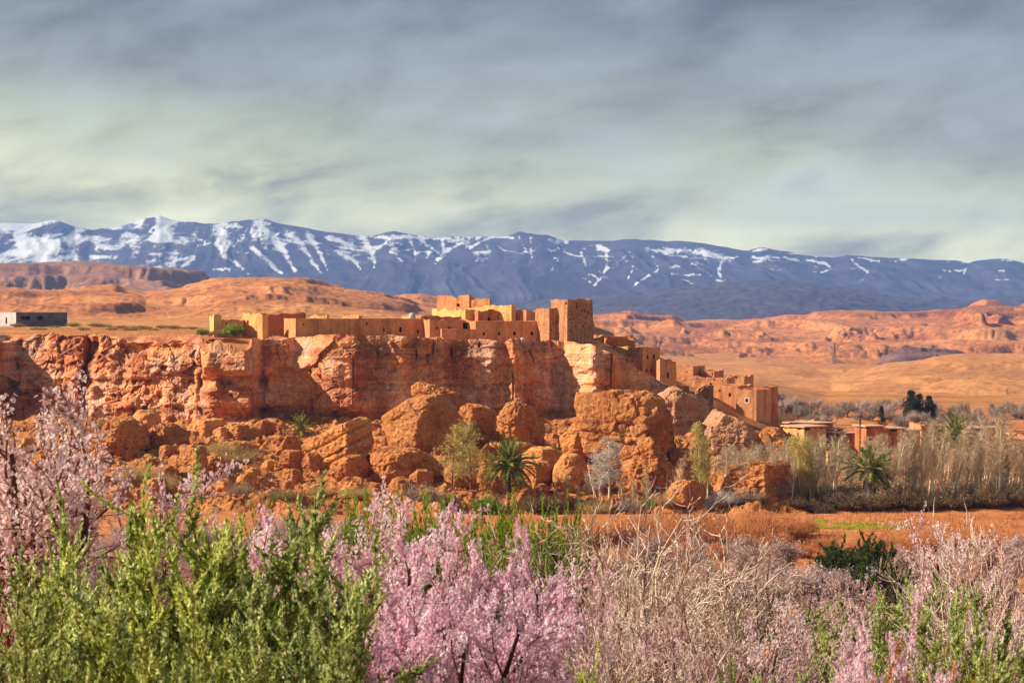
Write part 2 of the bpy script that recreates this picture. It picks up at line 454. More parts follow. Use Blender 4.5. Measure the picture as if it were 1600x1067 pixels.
def zground(x, d):
    x, d = np.broadcast_arrays(np.asarray(x, float), np.asarray(d, float))
    px = px_of(x, d)
    slope = 28.3 - 0.19 * np.maximum(d, -30)
    z = np.where(slope > FLOOR, FLOOR + (slope - FLOOR), FLOOR)
    z = FLOOR + np.sqrt((np.maximum(slope - FLOOR, 0)) ** 2 + 0.3) - 0.5
    tal = lerp_pts(px, [(-3000, 1), (1080, 1), (1180, 0.75), (1290, 0.0), (4000, 0)])
    z = z + tal * 6.5 * sstep(238, 318, d)
    z = z + 0.5 * sstep(241, 246, d) * lerp_pts(px, [(1100, 0), (1180, 1), (4000, 1)])      # river bank under the poplars
    dc = lerp_pts(px, DC)
    pz = lerp_pts(px, PZT) + 1.9 * sstep(330, 900, d) * sstep(960, 900, px)
    up = sstep(1.0, 11.0, d - dc - 1.0)
    right = sstep(925, 945, px)
    fall = 1 - sstep(385, 520, d) * right
    up = up * fall * np.where(px > 1300, 0, 1)
    z = z * (1 - up) + np.maximum(pz, z * 0 + FLOOR) * up
    far = sstep(1500, 2600, d) * (1 - right)
    z = z * (1 - far) + FLOOR * far
    z = z - 23.0 * sstep(480, 1250, d) * right
    roll = sstep(520, 1100, d) * (0.25 + 0.75 * right)
    rr = fbm(x / 120.0, d / 210.0, 0.3, 4, 11) - 0.5
    z = z + roll * 12.0 * rr * (1 - sstep(3000, 5000, d)) + roll * 3.0 * (ridged(x / 60.0, d / 90.0, 1.3, 3, 12) - 0.6)
    bump = (fbm(x / 9.0, d / 9.0, 0.7, 4, 5) - 0.5)
    z = z + bump * (0.5 + 0.6 * sstep(150, 300, d))
    return z


def ground_at(px, d):
    return float(zground(np.array([(px - 800.0) / F * d]), np.array([float(d)]))[0])


ds = np.concatenate([np.linspace(-30, 120, 60), np.geomspace(122, 420, 110), np.geomspace(424, 2600, 110), np.geomspace(2700, 10400, 26)])
tt = np.concatenate([np.linspace(-0.5, -0.31, 12), np.linspace(-0.305, 0.305, 290), np.linspace(0.31, 0.5, 12)])
TT, DD = np.meshgrid(tt, ds, indexing='ij')
XX = TT * (DD + 70.0)
ZZ = zground(XX, np.maximum(DD, 1.0))
ZZ = np.where(DD < 1, 28.3 - 0.19 * DD, ZZ)
# lowered under the finely modelled talus slope and under the cliff
PXX = px_of(XX, np.maximum(DD, 1))
inside = sstep(-330, -250, PXX) * sstep(1290, 1230, PXX) * sstep(238, 246, DD) * sstep(340, 334, DD)
ZZ = ZZ - 1.2 * inside
me = mesh_np('ground', np.stack([XX.ravel(), DD.ravel(), ZZ.ravel()], 1), grid_faces(len(tt), len(ds)), None)
me.materials.append(M['soil']); me.materials.append(M['plain'])
fc = grid_faces(len(tt), len(ds))
me.polygons.foreach_set("material_index", (DD.ravel()[fc[:, 0]] > 500).astype(np.int32))
tag(add('ground', me), kind='structure')

# talus slope, fine
pxs = np.linspace(-330, 1300, 500)
dts = np.linspace(236, 330, 136)
PX, DT = np.meshgrid(pxs, dts, indexing='ij')
XT = (PX - 800) / F * DT
ZT = zground(XT, np.minimum(DT, lerp_pts(PX, DC) + 1.0))
edge = sstep(-330, -300, PX) * sstep(1300, 1240, PX) * sstep(236, 243, DT)
lump = fbm(XT / 5.0, DT / 4.0, 0, 5, 21) - 0.45
rub = ridged(XT / 1.6, DT / 1.6, 0, 3, 22) - 0.5
gul = ridged(XT / 14.0 + 0.2 * fbm(XT / 5, DT / 5, 0, 2, 23), DT / 40.0, 0, 3, 24) - 0.6
hum = fbm(XT / 2.2, DT / 1.5, 0, 3, 25) - 0.5
tc1, tg1 = cells(XT / 2.2 + lump, DT / 2.2, 0.5, 208)
tc2, tg2 = cells(XT / 0.9, DT / 0.9, 0.5, 209)
hum = hum + 0.75 * (tc1 - 0.5) + 0.35 * (tc2 - 0.5)
ZT = ZT - 0.5 + edge * (0.6 + 3.4 * lump + 0.35 * rub + 1.8 * gul + 0.6 * hum)
me = mesh_np('talus_slope', np.stack([XT.ravel(), DT.ravel(), ZT.ravel()], 1), grid_faces(len(pxs), len(dts)), M['talus'], False)
tag(add('talus_slope', me), kind='structure')


def talus_z(px, d):
    i = np.clip(np.searchsorted(pxs, px), 0, len(pxs) - 1); j = np.clip(np.searchsorted(dts, d), 0, len(dts) - 1)
    return float(max(ZT[i, j], ground_at(px, d) - 0.5))


def row_to_d(row):
    """depth at which the talus slope meets a photo row"""
    return float(np.interp(row, [668, 700, 740, 802], [314, 292, 268, 240]))


# ================================================================== THE CLIFF
cpx = np.concatenate([np.arange(-330, -60, 4.0), np.arange(-60, 1110, 1.45)])
nface = 120
tv = np.linspace(0, 1, nface)
CP, TV = np.meshgrid(cpx, tv, indexing='ij')
dc0 = lerp_pts(CP, DC)
# soften and wander the plan so corners are not razor sharp
kw = np.ones(9) / 9
dsm = np.convolve(np.pad(dc0[:, 0], 4, mode='edge'), kw, mode='valid')
dsm = dsm + 2.4 * (fbm(cpx / 30.0, 0, 0, 3, 210) - 0.5)
dc0 = np.repeat(dsm[:, None], nface, axis=1)
rimrow = lerp_pts(CP, RIM)
zrim = CZ + (HR - rimrow) / F * dc0
zrim = zrim + (1.7 * sstep(420, 330, CP) + 0.7) * (fbm(CP / 34.0, 0, 0, 4, 211) - 0.55)
zfoot = np.full_like(zrim, 7.5)
ZC = zrim + (zfoot - zrim) * TV
ROW = HR - (ZC - CZ) * F / dc0
XC = (CP - 800) / F * dc0
off = np.zeros_like(ZC)
CP0 = CP
ROW0 = ROW
CP = CP0 + 15.0 * (fbm(CP0 / 26.0, ROW0 / 22.0, 0.0, 4, 201) - 0.5)
ROW = ROW0 + 13.0 * (fbm(CP0 / 24.0, ROW0 / 18.0, 4.0, 4, 202) - 0.5)
# general batter, with an undercut near the foot of the middle wall
off -= 2.2 * TV
und = sstep(390, 430, CP) * sstep(900, 860, CP)
off += und * 1.6 * np.exp(-((ROW - 655) / 16.0) ** 2)
off += 1.3 * sstep(300, 330, CP) * sstep(470, 430, CP) * np.exp(-((ROW - 648) / 10.0) ** 2)
# the left part leans back and is deeply lumpy
lf = sstep(330, 290, CP)
off += lf * (1 - TV) ** 1.5 * 5.5
# jutting block with its ledge
blk = sstep(306, 322, CP) * sstep(404, 388, CP) * sstep(590, 575, ROW)
off -= 4.2 * blk * (0.55 + 0.45 * sstep(545, 565, ROW))
off += 2.4 * sstep(306, 320, CP) * sstep(420, 400, CP) * np.exp(-((ROW - 597) / 9.0) ** 2)
blk2 = sstep(312, 330, CP) * sstep(352, 340, CP) * np.exp(-((ROW - 603) / 12.0) ** 2)
off -= 2.4 * blk2
# spill wedge 450-520 that catches the sun: leans back above its lower edge
low = lerp_pts(CP, [(440, 540), (452, 575), (466, 583), (490, 570), (522, 528)])
wedge = sstep(446, 458, CP) * sstep(522, 512, CP)
lean = np.clip((low - ROW) / 50.0, 0, 1) * wedge
off += 5.0 * lean
off -= 1.2 * wedge * sstep(-3, 3, low - ROW)
# bright sliver
sl = np.exp(-((CP - (606 + (ROW - 535) * 0.55)) / 3.0) ** 2) * sstep(530, 538, ROW) * sstep(558, 550, ROW)
off -= 1.0 * sl
# cleft and shaded hole on the left
off += 3.5 * np.exp(-((CP - (131 + 6 * np.sin(ROW / 14.0))) / 4.5) ** 2) * sstep(620, 590, ROW)
off += 3.0 * np.exp(-((CP - 55) / 12.0) ** 2) * sstep(595, 625, ROW)
off += 2.0 * np.exp(-((CP - 312) / 4.0) ** 2) * sstep(650, 600, ROW)
# fluted top at 800-930, spur with level ledges
fl = sstep(796, 806, CP) * sstep(930, 915, CP)
off += fl * sstep(556, 532, ROW) * (1.2 + 1.6 * (ridged(CP / 9.0, ROW / 60.0, 0, 2, 31) - 0.5))
spur = sstep(882, 900, CP) * sstep(932, 926, CP)
off -= spur * (2.4 * (fbm(CP0 / 30.0, ROW0 / 6.5, 0, 3, 203) - 0.5) + 0.3 * np.sin(ROW / 3.1)) * sstep(548, 560, ROW)
off -= 2.6 * np.exp(-((CP - 770) / 20.0) ** 2) * sstep(600, 560, ROW) * 0.5
# noise
buttr = ridged(XC / 9.0, ZC / 26.0, 0.0, 3, 33) - 0.6
off -= buttr * (1.6 + 1.4 * lf)
strat = fbm(XC / 22.0, ZC / 1.5, 0.0, 4, 34) - 0.5
off -= strat * (1.5 - 0.3 * lf)
lumps = fbm(XC / 3.4, ZC / 2.6, 0.0, 4, 35) - 0.5
off -= lumps * (1.1 + 2.6 * lf)
finer = ridged(XC / 1.1, ZC / 0.9, 0.0, 3, 36) - 0.6
off -= finer * (0.22 + 0.45 * lf)
crk = ridged(XC / 3.0, ZC / 16.0, 5.0, 2, 37)
off += 0.8 * sstep(0.90, 0.97, crk)
wx = 1.5 * (fbm(XC / 3.0, ZC / 3.0, 0, 3, 205) - 0.5)
c1, g1 = cells(XC / 5.5 + wx, ZC / 3.6 + wx, 0.5, 206)
c2, g2 = cells(XC / 1.7 + wx, ZC / 1.1, 0.5, 207)
off -= (c1 - 0.5) * (0.6 + 1.0 * lf) + (c2 - 0.5) * (0.32 + 0.35 * lf)
off += (0.2 + 0.15 * lf) * np.exp(-(g1 / 0.05) ** 2) + 0.12 * np.exp(-(g2 / 0.06) ** 2)
CP, ROW = CP0, ROW0
YC = dc0 + off
face_v = np.stack([XC, YC, ZC], -1)
# rounded crumbling lip
lipn = fbm(XC[:, 0] / 2.0, 0, 0, 4, 38) - 0.5
ntop = 16
topv = []
for jj in range(ntop):
    f = (jj + 1) / ntop
    dback = f * 13.0
    yy = YC[:, 0] + dback
    zg = zground(XC[:, 0] * (yy / dc0[:, 0]), yy + 0.0)
    w = sstep(0, 0.75, f)
    zz = ZC[:, 0] * (1 - w) + (zg + 0.12) * w
    zz = zz + 0.9 * (fbm(XC[:, 0] / 2.0, yy / 2.0, 0, 4, 39) - 0.45) * (1 - w) * sstep(0, 0.15, f) * 1.2 + 0.25 * (fbm(XC[:, 0] / 1.0, yy, 0, 3, 40) - 0.5)
    zz = zz - 0.6 * sstep(0.85, 1.0, f)
    topv.append(np.stack([XC[:, 0] * (yy / dc0[:, 0]), yy, zz], -1))
face_v[:, 0, 2] += 0.5 * lipn
face_v[:, 1, 2] += 0.25 * lipn
topv = np.stack(topv[::-1], 1)
allv = np.concatenate([topv, face_v], 1)
nrow_c = allv.shape[1]
me = mesh_np('cliff', allv.reshape(-1, 3), grid_faces(len(cpx), nrow_c), M['cliff'], False)
tag(add('cliff', me), kind='structure')

# ================================================================== HILLS AND MOUNTAINS
def hill(name, crest, d0, d1, z0, mat, px0, px1, nu, nv, gully, rough, terrace=0.0, step=20.0, seed=1, prof=1.25, back=0.5, lump=0.0, lsc=8.0):
    pu = np.linspace(px0, px1, nu)
    nb = max(8, nv // 8)
    vv = np.concatenate([np.linspace(0, 1, nv), 1 + np.linspace(0, 1, nb + 1)[1:]])
    P, V = np.meshgrid(pu, vv, indexing='ij')
    rows = lerp_pts(P, crest)
    zc = CZ + (HR - rows) / F * d1
    ends = sstep(px0, px0 + 60, P) * sstep(px1, px1 - 60, P)
    vf = np.minimum(V, 1)
    D = np.where(V <= 1, d0 + (d1 - d0) * vf, d1 + (d1 - d0) * back * (V - 1))
    X = (P - 800) / F * D
    H = np.maximum(zc - z0, 1.0)
    warp = fbm(X / (lsc * 6), D / (lsc * 10), 0, 3, seed + 5) - 0.5
    h = vf ** prof
    h = h + 0.5 * lump * (fbm(X / (lsc * 9), D / (lsc * 9), 0, 4, seed) - 0.5) * np.sin(np.pi * vf) * 2
    g = ridged(X / (lsc * 4) + 2.0 * warp, D / (lsc * 16), 0, 5, seed + 1, 0.6) ** 1.6 - 0.45
    h = h + gully * g * (4 * vf * (1 - vf) + 0.12)
    h = h * np.where(V > 1, 1 - 1.0 * np.maximum(V - 1, 0) ** 1.4, 1)
    z = z0 + h * H
    if terrace:
        q = z / step + 1.6 * (fbm(X / (lsc * 12), D / (lsc * 12), 0, 3, seed + 2) - 0.5)
        fq = q - np.floor(q)
        st = np.floor(q) + sstep(0.62, 0.92, fq)
        z = z + terrace * (st - q) * step * np.clip(vf * 3, 0, 1)
    z = z + rough * (fbm(X / lsc, D / lsc, z / lsc, 4, seed + 3) - 0.5) + 0.5 * rough * (ridged(X / (lsc * .4), D / (lsc * .4), 0, 3, seed + 4) - 0.6)
    z = z0 - 8 + (z - z0 + 8) * (0.25 + 0.75 * ends)
    me = mesh_np(name, np.stack([X.ravel(), D.ravel(), z.ravel()], 1), grid_faces(nu, len(vv)), mat)
    o = tag(add(name, me), kind='structure')
    return o, P, D, z


hill('left_hill', [(-300, 452), (0, 447), (60, 451), (120, 449), (180, 445), (225, 452), (262, 447), (300, 440), (340, 435), (380, 431), (430, 431), (480, 434), (520, 443), (560, 452), (600, 457), (625, 464),
                   (660, 474), (700, 484), (760, 500), (1000, 520)], 850, 1650, 22, M['hill'], -350, 960, 440, 100, 0.10, 2.6, 0.40, 14.0, 41, 1.15, lump=0.25, lsc=11.0)
hill('second_left_hill', [(-300, 470), (400, 470), (560, 472), (610, 464), (632, 459), (660, 457), (690, 464), (715, 473), (760, 488), (900, 505)], 1750, 2300, 8, M['hill'], 380, 960, 240, 60, 0.10, 3.0, 0.35, 16.0, 51, 1.1, lump=0.2, lsc=14.0)
hill('mesa', [(-400, 398), (0, 397), (70, 396), (100, 402), (160, 402), (230, 405), (260, 411), (290, 421), (320, 427), (345, 437), (400, 450), (700, 500)], 2300, 3600, 5, M['hill_brown'], -350, 720, 320, 80, 0.08, 5.0, 0.80, 40.0, 61, 1.0, lump=0.15, lsc=22.0)
hill('right_hills', [(700, 494), (900, 492), (935, 489), (960, 485), (985, 482), (1005, 487), (1040, 492), (1100, 496), (1150, 497), (1200, 493), (1260, 490), (1290, 485), (1340, 482), (1400, 483), (1450, 484), (1490, 479), (1520, 472),
                     (1540, 468), (1565, 471), (1585, 473), (1600, 471), (1700, 466), (1900, 470)], 1600, 2900, -24, M['hill'], 860, 1950, 460, 130, 0.14, 2.8, 0.62, 17.0, 71, 1.05, lump=0.55, lsc=14.0)
M['dark_ridge'] = earth_mat('dark ridge rock', [(0.10, 0.06, 0.065), (0.16, 0.085, 0.08), (0.24, 0.12, 0.09)], 0.02, 0.2, 0.6, 0.2, bdist=1.5)
hill('dark_ridge', [(1360, 560), (1392, 548), (1412, 540), (1440, 540), (1470, 544), (1500, 548), (1560, 556)], 1500, 1620, -10, M['dark_ridge'], 1345, 1560, 150, 40, 0.2, 2.0, 0.6, 4.0, 75, 0.9, lump=0.2, lsc=7.0)
hill('near_right_hill', [(1100, 612), (1200, 607), (1260, 597), (1330, 580), (1400, 566), (1470, 556), (1510, 550), (1600, 549), (1750, 545), (1900, 556)], 820, 1400, -16, M['plain'], 1090, 1900, 300, 74, 0.12, 1.0, 0.35, 7.0, 81, 1.1, lump=0.45, lsc=7.0)
hill('low_plain_rise', [(860, 600), (1000, 596), (1080, 585), (1140, 575), (1200, 571), (1300, 566), (1380, 570), (1450, 576), (1560, 590)], 1150, 1560, -22, M['plain'], 880, 1600, 240, 50, 0.12, 1.0, 0.3, 6.0, 91, 1.1, lump=0.5, lsc=7.0)

# the snow mountains
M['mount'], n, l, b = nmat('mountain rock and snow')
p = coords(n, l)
rk = rampnode(n, [(0.045, 0.048, 0.075), (0.07, 0.072, 0.105), (0.11, 0.105, 0.13)], noise(n, l, p, 0.004, 6, 0.65).outputs['Fac'], l, (0.3, 0.7)).outputs[0]  # bluish tint paints part of the distant haze into the rock colour
at = n.new('ShaderNodeAttribute'); at.attribute_name = 'snow'
fine = noise(n, l, coords(n, l, (1.6, 0.3, 1.0)), 0.045, 9, 0.85, 0.8)
ad = n.new('ShaderNodeMath'); ad.operation = 'ADD'; l.new(at.outputs['Fac'], ad.inputs[0])
mu = n.new('ShaderNodeMath'); mu.operation = 'MULTIPLY_ADD'; mu.inputs[1].default_value = 2.7; mu.inputs[2].default_value = -1.40
l.new(fine.outputs['Fac'], mu.inputs[0]); l.new(mu.outputs[0], ad.inputs[1])
sm = n.new('ShaderNodeMapRange'); sm.inputs[1].default_value = 0.40; sm.inputs[2].default_value = 0.62; l.new(ad.outputs[0], sm.inputs[0])
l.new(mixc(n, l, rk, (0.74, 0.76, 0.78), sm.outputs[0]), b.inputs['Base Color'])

MC = [(-300, 356), (-60, 352), (0, 350), (50, 350), (72, 347), (88, 344), (102, 349), (118, 356), (145, 360), (180, 356), (205, 350), (230, 341), (250, 338), (270, 343), (320, 349), (350, 346), (400, 344), (416, 345), (430, 350), (470, 357), (520, 365), (560, 370),
      (590, 368), (602, 364), (615, 361), (640, 366), (680, 371), (740, 370), (785, 371), (800, 367), (810, 363), (830, 365), (850, 367), (880, 376), (940, 377), (990, 375), (1060, 378), (1100, 381), (1140, 389), (1170, 392), (1190, 387), (1230, 392), (1260, 399),
      (1300, 402), (1325, 397), (1360, 401), (1420, 404), (1480, 407), (1515, 409), (1550, 405), (1575, 405), (1600, 411), (1750, 418), (2000, 424)]
nu, nv = 820, 120
d0, d1 = 6200.0, 9000.0
pu = np.linspace(-260, 1860, nu)
vv = np.concatenate([np.linspace(0, 1, nv), [1.06, 1.2, 1.5, 2.0]])
P, V = np.meshgrid(pu, vv, indexing='ij')
vf = np.minimum(V, 1)
D = np.where(V <= 1, d0 + (d1 - d0) * vf, d1 + 900 * (V - 1))
X = (P - 800) / F * D
zc = CZ + (HR - lerp_pts(P, MC)) / F * d1
H = zc - 5
wv = fbm(X / 500.0, vf * 2.2, 0, 4, 103) - 0.5
# chutes run down the face, leaning to the right
uu = X / 250.0 - 1.5 * (1 - vf) * (0.3 + 0.7 * sstep(1000, 450, P)) + 1.6 * wv
G = ridged(uu, vf * 0.7, 0, 4, 101)
h = vf ** 1.35
h = h + 0.20 * (G - 0.55) * (3.2 * vf * (1 - vf)) + 0.16 * (fbm(X / 900.0, vf * 2, 0, 3, 105) - 0.5) * np.sin(np.pi * vf)
band = vf * 9 + 0.8 * wv
h = h + 0.012 * np.sin(band * 6.28) * vf
h = np.where(V > 1, 1 - 0.6 * np.maximum(V - 1, 0) ** 1.2, h)
ZM = 5 + h * H + 7.0 * (fbm(X / 60.0, D / 60.0, 0, 4, 107) - 0.5) + 22 * (ridged(uu * 2.6, D / 420.0, 0, 4, 108, 0.6) - 0.6) * np.minimum(vf * 1.5, 1) * (1 - 0.6 * sstep(0.9, 1.0, vf))
ROWM = HR - (ZM - CZ) * F / D
rel = ROWM - lerp_pts(P, MC)
strokes = [(405, 352, 425, 375, 13, 13), (425, 375, 440, 385, 12, 7), (438, 383, 462, 425, 6, 2), (396, 388, 440, 427, 5, 1.5), (450, 364, 474, 385, 7, 6), (470, 383, 502, 427, 5, 1.5), (482, 366, 500, 395, 5, 3), (497, 392, 512, 422, 2.5, 1),
           (515, 371, 548, 383, 6, 8), (530, 393, 548, 402, 6, 6), (548, 402, 564, 420, 5, 1.5), (568, 372, 580, 395, 8, 9), (580, 396, 585, 416, 5, 2), (612, 382, 620, 390, 5, 4), (613, 394, 628, 408, 5, 2), (622, 372, 640, 370, 4, 5), (638, 368, 646, 384, 4, 2.5),
           (646, 384, 650, 405, 2.5, 1.5), (654, 372, 690, 400, 3, 1.5), (672, 395, 668, 402, 4, 3), (690, 372, 695, 390, 4, 2), (740, 372, 700, 392, 3.5, 2.5), (698, 390, 682, 410, 3.5, 3), (760, 370, 733, 391, 4, 2), (728, 378, 730, 390, 3, 2), (570, 371, 800, 371, 3, 3), (700, 375, 760, 373, 3, 3),
           (810, 371, 822, 392, 2, 1.5), (828, 374, 829, 400, 2, 2), (829, 400, 825, 414, 1.5, 1), (847, 380, 829, 404, 1.5, 1), (858, 374, 885, 379, 4, 5), (885, 380, 858, 395, 4, 2), (876, 402, 861, 422, 2, 1.2), (866, 404, 880, 403, 1.5, 1.2), (908, 394, 913, 414, 3.5, 2),
           (935, 388, 948, 392, 6, 5), (947, 390, 950, 418, 4, 3), (950, 418, 930, 447, 2.5, 1.5), (935, 424, 948, 434, 2, 2), (921, 428, 935, 436, 2, 1.5), (908, 430, 930, 446, 2, 1.2), (992, 388, 955, 420, 1.6, 1), (989, 416, 982, 437, 2.5, 1.5), (1022, 412, 1029, 420, 2, 2), (1028, 420, 1020, 428, 2, 1.5),
           (1013, 430, 990, 446, 2, 1.2), (1012, 389, 1050, 396, 5, 6), (1040, 391, 1100, 394, 6, 6), (1100, 396, 1130, 404, 8, 8), (1130, 404, 1152, 402, 7, 2), (1130, 408, 1124, 418, 6, 3), (1122, 420, 1126, 440, 3.5, 2), (1120, 438, 1132, 438, 2, 2), (1048, 416, 1062, 417, 2, 2), (1050, 428, 1058, 428, 3, 3),
           (1064, 431, 1094, 429, 2.2, 2), (1065, 436, 1084, 442, 2, 1.5), (1080, 412, 1112, 431, 2, 1.5), (1175, 392, 1200, 389, 2.5, 2.5), (1176, 402, 1202, 405, 3, 4), (1200, 402, 1215, 404, 4, 3), (1226, 402, 1246, 408, 3.5, 3.5), (1210, 391, 1275, 401, 1.6, 1.6), (1256, 407, 1294, 412, 2.5, 2.5),
           (1290, 410, 1298, 420, 2.5, 2), (1298, 420, 1284, 425, 2.5, 1.5), (1330, 405, 1340, 416, 2, 2.2), (1340, 416, 1356, 425, 2, 2), (1356, 425, 1344, 440, 1.6, 1), (1340, 403, 1372, 408, 2, 2), (1390, 408, 1415, 406, 1.6, 2), (1473, 423, 1476, 424, 2, 2), (1484, 423, 1504, 423, 2, 2), (1510, 419, 1506, 428, 1.4, 1.2),
           (1558, 424, 1570, 424, 1.4, 1.4), (1553, 436, 1576, 437, 2, 1.6), (1556, 432, 1566, 437, 1.5, 1.5), (1480, 409, 1520, 411, 1.5, 2), (1565, 407, 1580, 407, 1.5, 2),
           (340, 352, 350, 380, 10, 12), (350, 352, 375, 354, 5, 3), (345, 380, 352, 400, 10, 5), (352, 398, 388, 427, 4, 2), (262, 412, 300, 402, 3, 3), (285, 414, 304, 404, 2.5, 2.5), (330, 421, 362, 421, 2.5, 2), (395, 362, 402, 376, 5, 3), (312, 384, 330, 380, 1.5, 1.2), (372, 394, 388, 395, 1.5, 1.2)]
snow = np.full(P.shape, -1.0)
wob = 7.0 * (fbm(P / 12.0, ROWM / 12.0, 0, 4, 109) - 0.5)
wob2 = 5.0 * (fbm(P / 8.0, ROWM / 5.0, 0, 4, 110) - 0.5)
rag = fbm(uu * 9.0, ROWM / 5.0, 0, 4, 112, 0.7) - 0.5
for (a0, r0, a1, r1, w0, w1) in strokes:
    ax, ay = a1 - a0, r1 - r0
    L2 = ax * ax + ay * ay + 1e-6
    t = np.clip(((P - a0) * ax + (ROWM - r0) * ay) / L2, 0, 1)
    dist = np.hypot(P - a0 - t * ax + wob, ROWM - r0 - t * ay + wob2)
    w = ((w0 + (w1 - w0) * t) * 0.82 + 0.45) * (0.74 + 0.26 * sstep(800, 500, P))
    snow = np.maximum(snow, 1.0 - 0.5 * dist / w)
snow = snow + 1.5 * rag - 0.02
scat = ridged(uu * 3.0, ROWM / 9.0, 0, 3, 113) - 0.86 - 0.012 * np.abs(rel - 22) + lerp_pts(P, [(-300, 0.1), (700, 0.1), (1100, 0.05), (1300, 0.0), (1500, -0.1)])
snow = np.maximum(snow, 0.5 + 2.2 * scat + 0.5 * rag)
left = sstep(330, 270, P)
lrow = lerp_pts(P, [(-300, 440), (0, 398), (60, 400), (110, 404), (200, 408), (250, 408), (290, 396), (330, 372)])
ln = fbm(uu * 2.2, ROWM / 11.0, 0, 4, 111)
lsn = 0.5 + 1.0 * (lrow - ROWM) / 26.0
lsn = np.clip(lsn, -1, 0.75) + 2.0 * (ln - 0.45) + 0.7 * rag
for (hx, hr, hw, hh) in [(82, 357, 26, 11), (90, 366, 14, 8), (178, 364, 40, 5), (213, 366, 30, 5), (8, 380, 14, 12), (232, 352, 10, 24), (134, 392, 9, 16), (160, 395, 30, 3), (226, 392, 6, 14), (285, 360, 16, 12), (195, 396, 8, 9)]:
    lsn = lsn - 1.3 * np.exp(-((P - hx + 0.3 * (ROWM - hr)) / hw) ** 2 - ((ROWM - hr) / hh) ** 2)
snow = np.maximum(snow, np.where(left > 0.02, lsn * left, -1))
snow = np.where(V > 1, 0.5, np.clip(snow, -1, 1))
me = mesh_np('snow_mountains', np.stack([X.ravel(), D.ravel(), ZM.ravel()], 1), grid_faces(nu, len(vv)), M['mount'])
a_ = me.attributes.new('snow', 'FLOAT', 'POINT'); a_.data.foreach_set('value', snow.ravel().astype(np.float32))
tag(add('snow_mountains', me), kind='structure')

M['foothill'] = earth_mat('mountain foothill rock', [(0.06, 0.058, 0.085), (0.08, 0.072, 0.10), (0.11, 0.092, 0.11)], 0.002, 0.02, 0.5, 0.02, bdist=8.0)
hill('mountain_foothills', [(300, 480), (760, 478), (860, 468), (940, 462), (1000, 456), (1060, 447), (1100, 443), (1150, 440), (1200, 440), (1250, 441), (1300, 447), (1350, 454), (1400, 462), (1480, 471), (1540, 468), (1620, 462), (1750, 455), (1900, 460)],
     3900, 6000, 5, M['foothill'], 420, 1900, 360, 60, 0.16, 18.0, 0, 20, 121, 1.2, lump=0.3, lsc=50.0)

# the air
hz = bpy.data.materials.new('haze air'); hz.use_nodes = True
n, l = hz.node_tree.nodes, hz.node_tree.links
n.clear()
vo = n.new('ShaderNodeOutputMaterial'); pv = n.new('ShaderNodeVolumePrincipled')
pv.inputs['Color'].default_value = (0.24, 0.42, 1.0, 1)
pv.inputs['Density'].default_value = 8.0e-5
pv.inputs['Anisotropy'].default_value = 0.0
l.new(pv.outputs[0], vo.inputs['Volume'])
bx = np.array([[x, y, z] for x in (-6000, 6000) for y in (-300, 10900) for z in (-40, 560)], float)
bf = np.array([[0, 1, 3, 2], [4, 6, 7, 5], [0, 4, 5, 1], [2, 3, 7, 6], [0, 2, 6, 4], [1, 5, 7, 3]])
tag(add('haze', mesh_np('haze', bx, bf, hz, False)), 'pale blue haze in the air over the valley', kind='stuff')

# ================================================================== HOUSES
def wall_grid(p0, u, L, H, openings, nrm, topfun, disp, base=-2.5, res=0.55, reveal=0.32):
    """one wall from p0 along u (unit, horizontal), L long, H high; openings (a0,a1,z0,z1). returns verts, quads, top-edge verts, panes"""
    ua = {0.0, L}; za = {base, 0.0, H}
    for (a0, a1, z0, z1) in openings:
        ua |= {a0, a1}; za |= {z0, z1}
    def fill(vals, r):
        v = sorted(vals); out = [v[0]]
        for a, b_ in zip(v, v[1:]):
            if b_ - a < 1e-5: continue
            k_ = max(1, int(math.ceil((b_ - a) / r)))
            out += [a + (b_ - a) * (i + 1) / k_ for i in range(k_)]
        return out
    us, zs = fill(ua, res), fill(za, res * (1.6 if H > 4 else 1.2))
    nu_, nz_ = len(us), len(zs)
    U, Z = np.meshgrid(us, zs, indexing='ij')
    top = topfun(p0[0] + u[0] * U, p0[1] + u[1] * U)
    hs = np.where(Z > 0, Z / H, 0)
    Zt = Z - hs ** 4 * top
    X = p0[0] + u[0] * U; Y = p0[1] + u[1] * U
    dn = disp * (fbm(X * 0.9, Y * 0.9, Zt * 0.9, 3, 7) - 0.5) * 2
    edge = np.minimum(np.minimum(U, L - U) / 0.4, 1)
    dn = dn * np.clip(edge, 0, 1)
    V = np.stack([X + nrm[0] * dn, Y + nrm[1] * dn, Zt], -1)
    cu = [(us[i] + us[i + 1]) / 2 for i in range(nu_ - 1)]; cz = [(zs[j] + zs[j + 1]) / 2 for j in range(nz_ - 1)]
    quads = []
    inside_ = np.zeros((nu_ - 1, nz_ - 1), bool)
    for (a0, a1, z0, z1) in openings:
        inside_ |= np.outer([(a0 < c < a1) for c in cu], [(z0 < c < z1) for c in cz])
    for i in range(nu_ - 1):
        for j in range(nz_ - 1):
            if not inside_[i, j]:
                a = i * nz_ + j
                quads.append((a, a + nz_, a + nz_ + 1, a + 1))
    verts = [tuple(x) for x in V.reshape(-1, 3)]
    panes = []
    for (a0, a1, z0, z1) in openings:
        c_ = []
        for (a, z) in ((a0, z0), (a1, z0), (a1, z1), (a0, z1)):
            c_.append((p0[0] + u[0] * a, p0[1] + u[1] * a, z))
        inn = [(x - nrm[0] * reveal, y - nrm[1] * reveal, z) for (x, y, z) in c_]
        out_ = [(x + nrm[0] * disp * .2, y + nrm[1] * disp * .2, z) for (x, y, z) in c_]
        bi = len(verts); verts += out_ + inn
        for k_ in range(4):
            quads.append((bi + k_, bi + (k_ + 1) % 4, bi + 4 + (k_ + 1) % 4, bi + 4 + k_))
        panes.append(inn)
    return verts, quads, V[:, -1, :], panes


